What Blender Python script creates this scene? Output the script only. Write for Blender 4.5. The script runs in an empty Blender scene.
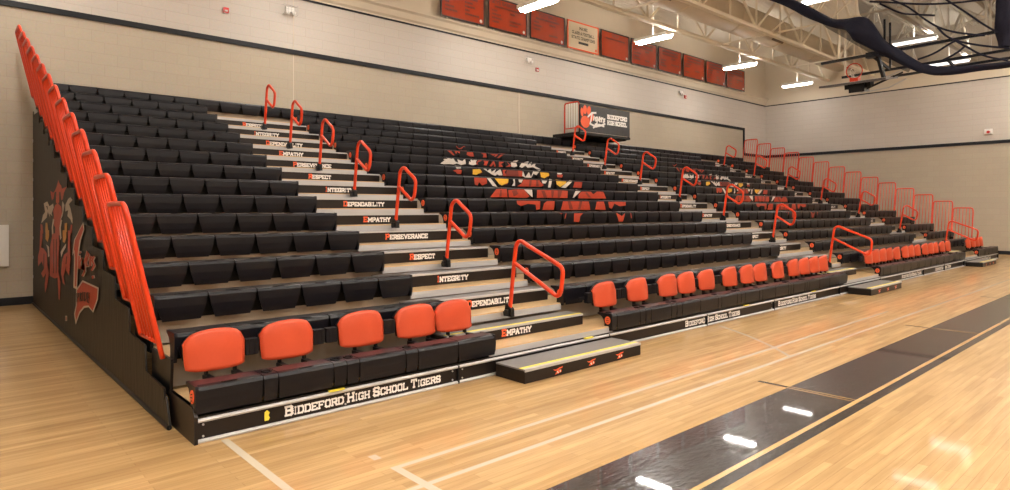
import bpy, bmesh, math, random
LIGHT_STRENGTH = 46.0
EXPOSURE = 1.12
# outlines of the printed artwork: (tier, colour, [(x, height on the seat front)]) and (colour, [(y, z)])
SEAT_ART=[(8,'o',[(6.54,-0.023),(6.86,-0.022),(6.88,-0.137),(6.75,-0.179),(6.67,-0.116),(6.63,-0.186),(6.56,-0.161)]),(9,'o',[(7.04,-0.226),(7.04,-0.219),(7.37,-0.218),(7.38,-0.226)]),(8,'o',[(7.9,-0.02),(8.2,-0.019),(8.39,-0.024),(8.39,-0.166),(7.71,-0.176),(7.83,-0.111)]),(9,'o',[(8.47,-0.225),(8.48,-0.207),(9.0,-0.221),(9.0,-0.224)]),(8,'r',[(8.07,-0.034),(8.14,-0.032),(8.12,-0.166),(8.05,-0.167)]),(8,'r',[(8.27,-0.028),(8.32,-0.026),(8.36,-0.16),(8.27,-0.162)]),(7,'o',[(6.59,-0.036),(6.79,-0.02),(6.86,-0.02),(6.88,-0.173),(6.9,-0.189),(6.44,-0.194)]),(7,'o',[(6.9,-0.046),(7.32,-0.021),(7.48,-0.165),(7.39,-0.199),(6.92,-0.188)]),(7,'o',[(7.69,-0.029),(7.78,-0.028),(7.78,-0.194),(7.69,-0.195)]),(7,'r',[(6.99,-0.06),(7.12,-0.041),(7.17,-0.121),(7.05,-0.171)]),(7,'r',[(6.69,-0.05),(6.73,-0.043),(6.73,-0.181),(6.67,-0.182)]),(6,'o',[(6.55,-0.02),(6.96,-0.02),(7.17,-0.021),(7.17,-0.161),(7.08,-0.208),(7.06,-0.099),(6.84,-0.085),(6.66,-0.132),(6.57,-0.087)]),(8,'w',[(6.86,-0.021),(6.96,-0.02),(7.16,-0.202),(7.03,-0.182)]),(9,'w',[(7.38,-0.226),(7.35,-0.195),(7.46,-0.205),(7.49,-0.226)]),(8,'w',[(7.58,-0.02),(7.64,-0.02),(7.65,-0.167),(7.56,-0.169),(7.61,-0.089)]),(8,'w',[(7.74,-0.02),(7.88,-0.02),(7.83,-0.093),(7.76,-0.085)]),(9,'w',[(8.31,-0.225),(8.31,-0.205),(8.47,-0.2),(8.45,-0.225)]),(7,'w',[(7.31,-0.019),(7.55,-0.019),(7.56,-0.18),(7.43,-0.1)]),(8,'y',[(7.07,-0.02),(7.46,-0.02),(7.45,-0.104),(7.28,-0.166),(7.21,-0.144)]),(9,'y',[(7.61,-0.226),(7.58,-0.201),(8.01,-0.197),(8.01,-0.225)]),(8,'o',[(7.3,-0.064),(7.45,-0.053),(7.43,-0.138),(7.32,-0.141)]),(8,'w',[(8.43,-0.019),(8.62,-0.019),(8.56,-0.091),(8.46,-0.093)]),(9,'w',[(9.05,-0.224),(9.03,-0.189),(9.25,-0.212),(9.24,-0.224)]),(8,'w',[(8.67,-0.019),(8.76,-0.019),(8.72,-0.176),(8.64,-0.178)]),(9,'w',[(9.3,-0.224),(9.31,-0.18),(9.4,-0.19),(9.39,-0.224)]),(8,'w',[(9.3,-0.018),(9.44,-0.018),(9.21,-0.177),(9.06,-0.168)]),(9,'w',[(9.95,-0.224),(10.01,-0.189),(10.14,-0.198),(10.11,-0.223)]),(9,'w',[(9.56,-0.019),(9.76,-0.019),(9.72,-0.058),(9.59,-0.062)]),(10,'w',[(10.22,-0.224),(10.2,-0.195),(10.44,-0.186),(10.39,-0.224)]),(7,'w',[(8.86,-0.018),(9.04,-0.018),(8.81,-0.174),(8.77,-0.175)]),(8,'w',[(9.54,-0.223),(9.56,-0.199),(9.75,-0.22),(9.74,-0.223)]),(7,'w',[(7.49,-0.032),(7.55,-0.049),(7.57,-0.178),(7.49,-0.124)]),(9,'y',[(9.0,-0.041),(9.28,-0.039),(9.31,-0.094),(9.15,-0.172),(9.03,-0.147)]),(8,'y',[(8.89,-0.019),(9.24,-0.018),(9.21,-0.073),(9.03,-0.16),(8.91,-0.102)]),(9,'y',[(9.54,-0.224),(9.53,-0.186),(9.91,-0.205),(9.9,-0.224)]),(9,'o',[(9.19,-0.043),(9.31,-0.051),(9.28,-0.138)]),(9,'o',[(9.56,-0.072),(9.78,-0.064),(9.75,-0.135),(9.59,-0.128)]),(8,'o',[(8.89,-0.019),(8.98,-0.019),(9.0,-0.079),(8.93,-0.114)]),(9,'o',[(9.54,-0.224),(9.53,-0.195),(9.62,-0.201),(9.63,-0.224)]),(8,'o',[(8.09,-0.019),(8.12,-0.019),(8.36,-0.036),(8.51,-0.133),(8.42,-0.167),(8.09,-0.163)]),(8,'o',[(9.52,-0.018),(9.78,-0.018),(9.75,-0.165),(9.46,-0.159)]),(9,'o',[(10.2,-0.223),(10.21,-0.196),(10.48,-0.202),(10.47,-0.223)]),(7,'o',[(7.7,-0.027),(8.61,-0.028),(8.61,-0.185),(7.7,-0.188)]),(7,'r',[(7.81,-0.044),(7.91,-0.042),(7.99,-0.184),(7.89,-0.186)]),(7,'r',[(8.3,-0.034),(8.44,-0.032),(8.38,-0.18),(8.3,-0.181)]),(7,'r',[(8.1,-0.038),(8.19,-0.037),(8.17,-0.182),(8.12,-0.183)]),(7,'o',[(8.96,-0.101),(9.05,-0.04),(9.36,-0.034),(9.45,-0.093),(9.59,-0.017),(9.78,-0.017),(9.9,-0.178),(8.96,-0.188)]),(7,'r',[(9.17,-0.057),(9.23,-0.048),(9.39,-0.167),(9.29,-0.168)]),(6,'o',[(6.9,-0.03),(7.14,-0.027),(7.17,-0.185),(7.07,-0.202),(7.04,-0.08)]),(6,'o',[(7.27,-0.079),(7.37,-0.02),(7.53,-0.019),(7.57,-0.024),(7.55,-0.202),(7.24,-0.202)]),(6,'o',[(7.81,-0.021),(8.09,-0.019),(8.58,-0.019),(8.64,-0.203),(7.75,-0.203),(7.78,-0.112)]),(6,'r',[(7.94,-0.031),(8.03,-0.03),(8.11,-0.192),(8.0,-0.192)]),(6,'r',[(8.3,-0.028),(8.38,-0.028),(8.33,-0.192),(8.25,-0.192)]),(6,'o',[(8.84,-0.018),(9.06,-0.018),(9.14,-0.204),(8.79,-0.192)]),(6,'o',[(9.21,-0.018),(9.56,-0.018),(9.81,-0.024),(9.81,-0.104),(9.61,-0.125),(9.42,-0.066),(9.33,-0.184),(9.24,-0.145)]),(5,'o',[(7.02,-0.019),(7.17,-0.019),(7.1,-0.043)]),(5,'o',[(7.22,-0.019),(7.23,-0.019),(7.25,-0.023),(7.21,-0.124),(7.19,-0.124)]),(5,'o',[(7.45,-0.019),(7.5,-0.019),(7.71,-0.025),(7.62,-0.087),(7.6,-0.197),(7.45,-0.188)]),(5,'o',[(8.7,-0.022),(8.89,-0.089),(8.99,-0.03),(8.93,-0.208),(8.8,-0.206)]),(5,'o',[(9.16,-0.024),(9.19,-0.031),(9.22,-0.137),(9.19,-0.136)]),(12,'o',[(7.97,-0.056),(8.04,-0.117),(8.1,-0.107),(8.21,-0.048),(8.26,-0.082),(8.2,-0.07),(8.14,-0.132),(8.05,-0.137),(7.99,-0.094)]),(11,'o',[(7.24,-0.021),(7.43,-0.021),(7.36,-0.03),(7.46,-0.125),(7.41,-0.127)]),(12,'o',[(7.76,-0.227),(7.68,-0.172),(7.87,-0.175),(7.99,-0.173),(7.82,-0.196),(7.85,-0.227)]),(11,'o',[(7.43,-0.021),(7.72,-0.021),(7.61,-0.028),(7.6,-0.079),(7.53,-0.037),(7.5,-0.097),(7.46,-0.037)]),(12,'o',[(7.87,-0.175),(8.31,-0.161),(8.26,-0.183),(8.09,-0.193),(8.08,-0.226),(8.04,-0.226),(8.0,-0.204),(7.99,-0.227),(7.94,-0.227),(7.92,-0.203)]),(11,'o',[(7.82,-0.021),(8.0,-0.021),(8.03,-0.125),(7.9,-0.124),(7.81,-0.092)]),(12,'o',[(8.3,-0.226),(8.31,-0.175),(8.5,-0.174),(8.51,-0.226)]),(11,'o',[(8.22,-0.021),(8.4,-0.02),(8.42,-0.122),(8.3,-0.128),(8.32,-0.062)]),(12,'o',[(8.82,-0.226),(8.71,-0.177),(8.92,-0.175),(8.93,-0.226)]),(11,'o',[(8.47,-0.02),(8.7,-0.02),(8.64,-0.07),(8.57,-0.047),(8.51,-0.025)]),(12,'o',[(8.92,-0.175),(9.25,-0.167),(9.19,-0.225),(9.13,-0.226),(9.1,-0.214),(9.03,-0.191)]),(11,'o',[(8.7,-0.02),(8.97,-0.02),(8.8,-0.119),(8.75,-0.111),(8.88,-0.02),(8.82,-0.02),(8.8,-0.021),(8.7,-0.093),(8.66,-0.09)]),(12,'o',[(9.21,-0.225),(9.25,-0.167),(9.56,-0.159),(9.45,-0.225),(9.37,-0.225),(9.43,-0.181),(9.34,-0.186),(9.28,-0.225)]),(10,'w',[(6.61,-0.151),(6.72,-0.075),(6.68,-0.054),(6.8,-0.043),(6.78,-0.022),(6.84,-0.022),(6.9,-0.042),(6.92,-0.022),(6.96,-0.022),(7.0,-0.084),(7.09,-0.115),(7.06,-0.034),(7.2,-0.074),(7.26,-0.022),(7.28,-0.022),(7.3,-0.129),(7.17,-0.159),(7.05,-0.129),(6.96,-0.157),(6.84,-0.151),(6.72,-0.164)]),(11,'w',[(7.16,-0.226),(7.25,-0.218),(7.22,-0.17),(7.36,-0.217),(7.41,-0.177),(7.44,-0.226),(7.54,-0.226),(7.53,-0.208),(7.59,-0.226),(7.71,-0.226),(7.76,-0.183),(7.77,-0.226)]),(10,'w',[(7.38,-0.125),(7.4,-0.064),(7.44,-0.086),(7.43,-0.022),(7.45,-0.021),(7.5,-0.046),(7.53,-0.021),(7.63,-0.021),(7.58,-0.067),(7.6,-0.127),(7.49,-0.151)]),(11,'w',[(7.93,-0.226),(7.92,-0.182),(8.0,-0.221),(8.03,-0.181),(8.15,-0.18),(8.1,-0.226)]),(10,'o',[(7.62,-0.065),(7.66,-0.021),(7.79,-0.021),(7.63,-0.081),(7.66,-0.136),(7.58,-0.115)]),(11,'o',[(8.13,-0.226),(8.17,-0.187),(8.3,-0.193),(8.22,-0.226)]),(10,'o',[(7.8,-0.021),(7.96,-0.021),(7.9,-0.137),(7.81,-0.129),(7.84,-0.079)]),(11,'o',[(8.33,-0.225),(8.3,-0.18),(8.49,-0.183),(8.47,-0.225)]),(10,'o',[(7.98,-0.146),(8.1,-0.021),(8.12,-0.021),(8.18,-0.137),(8.13,-0.152),(8.11,-0.083),(8.05,-0.15)]),(11,'o',[(8.6,-0.225),(8.64,-0.175),(8.67,-0.225)]),(10,'o',[(8.27,-0.021),(8.31,-0.021),(8.45,-0.023),(8.33,-0.08),(8.4,-0.14),(8.27,-0.146)]),(11,'o',[(8.8,-0.225),(8.8,-0.193),(9.0,-0.197),(8.94,-0.225)]),(10,'o',[(8.52,-0.021),(8.66,-0.102),(8.62,-0.129),(8.48,-0.136),(8.59,-0.093)]),(10,'w',[(8.64,-0.039),(8.67,-0.02),(8.82,-0.02),(8.81,-0.031),(8.85,-0.106),(8.76,-0.136),(8.66,-0.128)]),(11,'w',[(9.2,-0.225),(9.2,-0.214),(9.31,-0.154),(9.46,-0.133),(9.38,-0.205),(9.39,-0.225)]),(10,'w',[(8.92,-0.116),(8.99,-0.022),(9.0,-0.02),(9.21,-0.02),(9.19,-0.065),(9.27,-0.02),(9.32,-0.02),(9.3,-0.073),(9.42,-0.02),(9.46,-0.02),(9.43,-0.08),(9.65,-0.15),(9.52,-0.155),(9.37,-0.109),(9.19,-0.13),(9.12,-0.081),(9.01,-0.143)]),(11,'w',[(9.55,-0.224),(9.57,-0.196),(9.82,-0.142),(9.78,-0.224),(9.81,-0.224),(9.93,-0.15),(9.9,-0.224),(9.95,-0.224),(10.07,-0.171),(10.04,-0.224)]),(9,'w',[(6.54,-0.022),(6.7,-0.021),(6.69,-0.045),(6.58,-0.056)]),(10,'w',[(7.03,-0.227),(6.99,-0.179),(7.18,-0.182),(7.17,-0.227)]),(9,'w',[(7.27,-0.021),(7.36,-0.021),(7.37,-0.022),(7.4,-0.072),(7.48,-0.021),(7.5,-0.021),(7.52,-0.091),(7.64,-0.021),(7.65,-0.021),(7.6,-0.111),(7.76,-0.02),(7.78,-0.02),(7.84,-0.15),(7.74,-0.153),(7.68,-0.132),(7.63,-0.169),(7.52,-0.138),(7.43,-0.094)]),(10,'w',[(7.83,-0.226),(7.74,-0.189),(7.89,-0.207),(7.9,-0.226),(7.97,-0.226),(8.02,-0.194),(8.03,-0.226),(8.14,-0.226),(8.18,-0.199),(8.17,-0.226),(8.26,-0.226),(8.31,-0.194),(8.33,-0.226)]),(9,'w',[(8.45,-0.02),(8.53,-0.162),(8.64,-0.047),(8.71,-0.156),(8.77,-0.029),(8.82,-0.02),(8.98,-0.019),(8.88,-0.113),(8.79,-0.078),(8.72,-0.173),(8.53,-0.174),(8.43,-0.141)]),(10,'w',[(9.02,-0.225),(9.03,-0.202),(9.04,-0.225),(9.37,-0.225),(9.37,-0.214),(9.63,-0.164),(9.57,-0.225)]),(9,'o',[(6.48,-0.098),(6.59,-0.071),(6.71,-0.078),(6.69,-0.164),(6.59,-0.161),(6.56,-0.129)]),(9,'o',[(7.84,-0.02),(7.96,-0.02),(7.9,-0.076),(7.97,-0.157),(7.86,-0.161)]),(10,'o',[(8.38,-0.226),(8.38,-0.203),(8.52,-0.198),(8.49,-0.226)]),(9,'o',[(8.3,-0.024),(8.33,-0.02),(8.43,-0.02),(8.45,-0.153),(8.31,-0.157)]),(10,'o',[(8.87,-0.225),(8.87,-0.209),(9.01,-0.19),(9.01,-0.225)]),(9,'r',[(7.97,-0.02),(8.3,-0.02),(8.33,-0.157),(7.93,-0.166)]),(10,'r',[(8.51,-0.226),(8.52,-0.198),(8.87,-0.196),(8.87,-0.225)]),(9,'y',[(7.0,-0.054),(7.2,-0.039),(7.25,-0.102),(7.1,-0.165),(7.0,-0.157)]),(9,'o',[(7.19,-0.081),(7.25,-0.067),(7.25,-0.113),(7.2,-0.132)])]
CURTAIN_ART=[('o',[(7.08,2.0),(6.76,1.96),(6.54,2.0),(6.39,2.05),(6.25,2.14),(6.1,2.07),(5.97,2.05),(5.9,2.0),(5.45,2.02),(5.7,1.95),(5.83,1.85),(5.97,1.84),(6.04,1.96),(6.17,1.96),(6.15,1.82),(6.32,1.78),(6.49,1.82),(6.43,1.97),(6.61,1.97),(6.76,1.87),(6.92,1.85)]),('o',[(6.54,1.78),(6.25,1.79),(5.97,1.75),(5.9,1.65),(6.04,1.59),(5.97,1.53),(6.17,1.45),(6.1,1.34),(6.61,1.32),(6.54,1.44),(6.84,1.52),(6.69,1.61),(6.76,1.69)]),('o',[(8.28,1.47),(8.03,1.46),(7.94,1.37),(7.91,1.32),(8.22,1.31)]),('o',[(5.14,1.51),(5.0,1.51),(5.03,1.4),(5.24,1.39)]),('w',[(7.85,1.81),(7.41,1.84),(7.24,1.76),(7.58,1.77),(7.33,1.69),(7.5,1.58),(7.85,1.53),(8.17,1.48),(7.94,1.62),(7.67,1.67),(7.76,1.75)]),('w',[(7.41,1.84),(7.16,1.76),(6.76,1.8),(6.69,1.74),(6.92,1.65),(6.84,1.61),(7.16,1.65),(7.08,1.58),(7.33,1.67)]),('w',[(5.83,1.83),(5.64,1.77),(5.74,1.68),(5.83,1.61),(6.04,1.56),(5.83,1.68),(5.87,1.77)]),('w',[(5.57,1.77),(5.32,1.85),(5.14,1.87),(4.97,1.83),(5.26,1.78),(5.14,1.73),(4.97,1.6),(4.97,1.52),(5.14,1.58),(5.39,1.62),(5.32,1.7),(5.57,1.68)]),('w',[(6.76,1.57),(6.61,1.56),(6.76,1.44),(6.69,1.29),(6.84,1.26),(6.89,1.44)]),('w',[(5.97,1.57),(5.83,1.56),(5.97,1.45),(5.9,1.31),(6.04,1.27),(6.1,1.45)]),('y',[(7.58,1.5),(7.38,1.5),(7.28,1.38),(7.16,1.36),(7.53,1.33),(7.62,1.35)]),('y',[(5.61,1.52),(5.39,1.53),(5.41,1.41),(5.64,1.38),(5.61,1.4)]),('y',[(7.58,1.38),(7.16,1.39),(7.16,1.3),(7.33,1.2),(7.58,1.24)]),('y',[(5.79,1.42),(5.45,1.43),(5.45,1.33),(5.61,1.25),(5.77,1.26)]),('w',[(7.5,1.16),(7.16,1.13),(7.11,0.99),(7.28,0.97),(7.33,1.09)]),('w',[(5.45,1.25),(5.64,1.21),(5.97,1.11),(5.9,1.04),(5.74,1.12),(5.51,1.19)]),('o',[(6.76,1.35),(6.17,1.37),(6.06,1.23),(6.15,1.04),(6.17,0.81),(5.97,0.69),(6.04,0.42),(6.15,0.43),(6.25,0.73),(6.54,0.69),(7.08,0.69),(7.05,0.95),(7.0,1.17)]),('o',[(8.22,1.36),(7.94,1.37),(7.94,1.23),(8.13,1.08),(7.76,1.08),(7.41,1.02),(7.33,0.84),(7.16,0.72),(7.41,0.48),(7.62,0.37),(7.67,0.5),(7.5,0.7),(7.85,0.6),(8.13,0.65),(7.76,0.75),(8.03,0.86),(8.52,0.74),(8.55,0.89),(8.32,1.04)]),('o',[(5.32,1.43),(5.05,1.43),(5.12,1.28),(5.09,1.06),(5.2,0.83),(5.45,0.89),(5.45,0.96),(5.57,0.86),(5.7,0.79),(5.57,0.68),(5.74,0.69),(5.9,0.81),(5.83,0.98),(5.64,1.09),(5.32,1.14),(5.29,1.31)]),('k',[(6.65,1.27),(6.68,0.76),(6.6,0.76),(6.57,1.27)]),('k',[(6.38,1.28),(6.41,0.78),(6.34,0.78),(6.31,1.28)]),('k',[(7.78,1.0),(7.81,0.77),(7.71,0.77),(7.67,1.0)]),('k',[(5.42,1.08),(5.49,0.97),(5.41,0.97),(5.35,1.08)]),('w',[(4.12,1.56),(4.04,1.47),(4.29,1.33),(4.43,1.16),(4.56,0.71),(4.84,0.71),(4.78,1.09),(4.8,1.16),(4.92,1.11),(4.78,1.32)]),('o',[(4.15,1.53),(4.1,1.47),(4.38,1.33),(4.51,1.16),(4.61,0.74),(4.73,0.74),(4.7,1.09),(4.75,1.2),(4.85,1.14),(4.71,1.32)]),('w',[(4.61,0.71),(4.16,0.86),(3.16,0.86),(3.2,0.73),(3.48,0.55),(3.77,0.58),(4.04,0.54),(4.35,0.44),(4.65,0.26),(4.78,0.38),(4.65,0.5)]),('o',[(4.55,0.7),(4.15,0.84),(3.23,0.84),(3.26,0.73),(3.51,0.57),(3.77,0.6),(4.07,0.56),(4.4,0.45),(4.63,0.31),(4.7,0.39),(4.56,0.51)]),('w',[(5.49,0.27),(5.33,0.29),(5.33,0.22),(5.49,0.2)]),('o',[(5.45,0.26),(5.37,0.27),(5.37,0.23),(5.45,0.21)]),('w',[(4.46,1.14),(4.5,0.98),(4.29,0.99),(4.25,1.15)]),('w',[(4.22,1.13),(4.39,1.06),(4.38,0.98),(4.02,1.0),(4.09,1.12),(4.08,0.97),(4.22,0.91),(4.04,0.91),(3.88,0.98),(3.93,1.15),(4.21,1.0),(4.19,1.0),(4.19,1.07),(4.04,1.13)]),('w',[(3.77,1.1),(3.61,1.19),(3.87,1.23),(4.0,1.12),(3.92,1.03),(3.68,1.05),(3.76,1.08),(3.75,1.06),(3.81,1.13),(3.71,1.22),(3.8,1.18),(3.95,1.1)]),('w',[(3.7,1.17),(3.7,1.06),(3.52,1.07),(3.52,1.18)]),('w',[(3.53,1.14),(3.43,1.17),(3.57,1.18),(3.68,1.15)]),('w',[(3.44,1.19),(3.57,1.13),(3.44,1.08),(3.6,1.02),(3.45,1.02),(3.27,1.09),(3.4,1.14),(3.29,1.18)]),('w',[(3.54,0.96),(3.5,0.93),(3.33,0.95),(3.37,0.98)]),('w',[(4.38,1.19),(4.34,1.17),(4.14,1.19),(4.19,1.21)]),('o',[(4.41,1.14),(4.46,0.98),(4.34,0.99),(4.29,1.14)]),('o',[(4.18,1.13),(4.35,1.07),(4.34,0.98),(4.06,1.0),(4.05,1.12),(4.04,0.97),(4.18,0.91),(4.08,0.91),(3.92,0.98),(3.96,1.14),(4.17,1.0),(4.23,1.0),(4.23,1.07),(4.08,1.13)]),('o',[(3.81,1.1),(3.65,1.19),(3.83,1.23),(3.96,1.12),(3.88,1.04),(3.69,1.06),(3.74,1.07),(3.78,1.05),(3.85,1.13),(3.75,1.22),(3.76,1.18),(3.91,1.1)]),('o',[(3.66,1.17),(3.66,1.06),(3.55,1.07),(3.55,1.18)]),('o',[(3.56,1.14),(3.46,1.17),(3.54,1.18),(3.65,1.15)]),('o',[(3.41,1.19),(3.54,1.13),(3.4,1.09),(3.57,1.02),(3.48,1.02),(3.3,1.09),(3.43,1.14),(3.32,1.19)]),('o',[(3.51,0.96),(3.47,0.93),(3.37,0.95),(3.41,0.97)]),('o',[(4.34,1.19),(4.29,1.17),(4.18,1.19),(4.23,1.2)]),('k',[(4.45,0.57),(4.45,0.68),(4.51,0.67),(4.51,0.56)]),('k',[(4.48,0.67),(4.38,0.68),(4.38,0.64),(4.49,0.63),(4.47,0.62),(4.32,0.64),(4.32,0.69),(4.48,0.68)]),('k',[(4.21,0.6),(4.21,0.71),(4.27,0.7),(4.27,0.59)]),('k',[(4.25,0.7),(4.16,0.71),(4.25,0.66),(4.14,0.61),(4.09,0.62),(4.19,0.66),(4.1,0.71),(4.23,0.71)]),('k',[(4.01,0.63),(4.01,0.73),(4.07,0.73),(4.07,0.62)]),('k',[(3.9,0.64),(3.91,0.74),(3.83,0.73),(3.83,0.67),(3.96,0.64),(3.91,0.63),(3.78,0.68),(3.78,0.74),(3.96,0.74),(3.96,0.63)]),('k',[(3.69,0.65),(3.69,0.76),(3.62,0.75),(3.59,0.76),(3.75,0.76),(3.75,0.64)]),('k',[(3.73,0.7),(3.64,0.7),(3.62,0.71),(3.71,0.71)]),('k',[(3.73,0.64),(3.62,0.64),(3.59,0.65),(3.71,0.65)])]
from mathutils import Vector, Matrix
random.seed(7)
C = bpy.context.scene.collection
SC = bpy.context.scene
PI = math.pi

# ------------------------------------------------------------------ measures
CAM = (-1.4279, -4.9036, 1.6951); YAW = -0.7348; ROLL = -0.0012; FPX = 635.69; PPX = 506.62; HORIZON = 209.96
D_ = 0.6096            # tier depth
H_ = 0.2358            # tier rise
NR = 16                 # tiers
L = 25.60               # length of the stand
YW = 9.4789              # back wall
XW = 28.4115             # right wall
XL, YF, ZC = -9.0, -15.0, 9.0
DK = lambda r: 0.262 + H_ * r + .045 * min(1, r / 4)        # deck top
ST = lambda r: 0.481 + H_ * r         # seat top

# ------------------------------------------------------------------ materials
def mat(name, col, rough=.5, metal=0., spec=.5, emis=None, coat=0.):
    m = bpy.data.materials.new(name); m.use_nodes = True
    b = m.node_tree.nodes['Principled BSDF']
    b.inputs['Base Color'].default_value = (*col, 1)
    b.inputs['Roughness'].default_value = rough
    b.inputs['Metallic'].default_value = metal
    b.inputs['Specular IOR Level'].default_value = spec
    b.inputs['Coat Weight'].default_value = coat
    if emis:
        b.inputs['Emission Color'].default_value = (*emis[0], 1)
        b.inputs['Emission Strength'].default_value = emis[1]
    return m

class NT:
    def __init__(s, m): s.t = m.node_tree; s.b = s.t.nodes['Principled BSDF']
    def n(s, kind, **kw):
        o = s.t.nodes.new(kind)
        for k, v in kw.items():
            if isinstance(k, str) and hasattr(o, k): setattr(o, k, v)
        return o
    def l(s, a, b): s.t.links.new(a, b)

def speckle(m, scale, amt, bump=0., stretch=(1, 1, 1), bscale=None):
    """soft procedural mottling of the base colour, optional bump"""
    t = NT(m); col = tuple(t.b.inputs['Base Color'].default_value)
    tc = t.n('ShaderNodeTexCoord'); mp = t.n('ShaderNodeMapping'); mp.inputs['Scale'].default_value = stretch
    no = t.n('ShaderNodeTexNoise'); no.inputs['Scale'].default_value = scale; no.inputs['Detail'].default_value = 4
    t.l(tc.outputs['Object'], mp.inputs['Vector']); t.l(mp.outputs['Vector'], no.inputs['Vector'])
    mx = t.n('ShaderNodeMix'); mx.data_type = 'RGBA'
    mx.inputs[6].default_value = tuple(c * (1 - amt) for c in col[:3]) + (1,)
    mx.inputs[7].default_value = tuple(min(1, c * (1 + amt)) for c in col[:3]) + (1,)
    t.l(no.outputs['Fac'], mx.inputs['Factor']); t.l(mx.outputs[2], t.b.inputs['Base Color'])
    if bump:
        n2 = no
        if bscale:
            n2 = t.n('ShaderNodeTexNoise'); n2.inputs['Scale'].default_value = bscale; t.l(mp.outputs['Vector'], n2.inputs['Vector'])
        bp = t.n('ShaderNodeBump'); bp.inputs['Strength'].default_value = bump; bp.inputs['Distance'].default_value = .02
        t.l(n2.outputs['Fac'], bp.inputs['Height']); t.l(bp.outputs['Normal'], t.b.inputs['Normal'])
    return m

def block_wall(name, col, col2, bw, bh, mortar, msize=.008, bump=.25):
    """painted concrete block: running bond in the wall's own plane"""
    m = mat(name, col, .55, spec=.35); t = NT(m)
    g = t.n('ShaderNodeNewGeometry'); sx = t.n('ShaderNodeSeparateXYZ'); ad = t.n('ShaderNodeMath'); ad.operation = 'ADD'
    cx = t.n('ShaderNodeCombineXYZ'); t.l(g.outputs['Position'], sx.inputs[0])
    t.l(sx.outputs['X'], ad.inputs[0]); t.l(sx.outputs['Y'], ad.inputs[1])
    t.l(ad.outputs[0], cx.inputs['X']); t.l(sx.outputs['Z'], cx.inputs['Y'])
    br = t.n('ShaderNodeTexBrick'); br.inputs['Scale'].default_value = 1
    br.inputs['Brick Width'].default_value = bw; br.inputs['Row Height'].default_value = bh
    br.inputs['Mortar Size'].default_value = msize; br.inputs['Mortar Smooth'].default_value = .6
    br.inputs['Color1'].default_value = (*col, 1); br.inputs['Color2'].default_value = (*col2, 1); br.inputs['Mortar'].default_value = (*mortar, 1)
    t.l(cx.outputs[0], br.inputs['Vector'])
    no = t.n('ShaderNodeTexNoise'); no.inputs['Scale'].default_value = 30; t.l(g.outputs['Position'], no.inputs['Vector'])
    mx = t.n('ShaderNodeMix'); mx.data_type = 'RGBA'; mx.blend_type = 'MULTIPLY'; mx.inputs['Factor'].default_value = .18
    t.l(br.outputs['Color'], mx.inputs[6]); t.l(no.outputs['Color'], mx.inputs[7]); t.l(mx.outputs[2], t.b.inputs['Base Color'])
    bp = t.n('ShaderNodeBump'); bp.inputs['Strength'].default_value = bump; bp.inputs['Distance'].default_value = .01; bp.invert = True
    t.l(br.outputs['Fac'], bp.inputs['Height']); t.l(bp.outputs['Normal'], t.b.inputs['Normal'])
    return m

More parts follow.
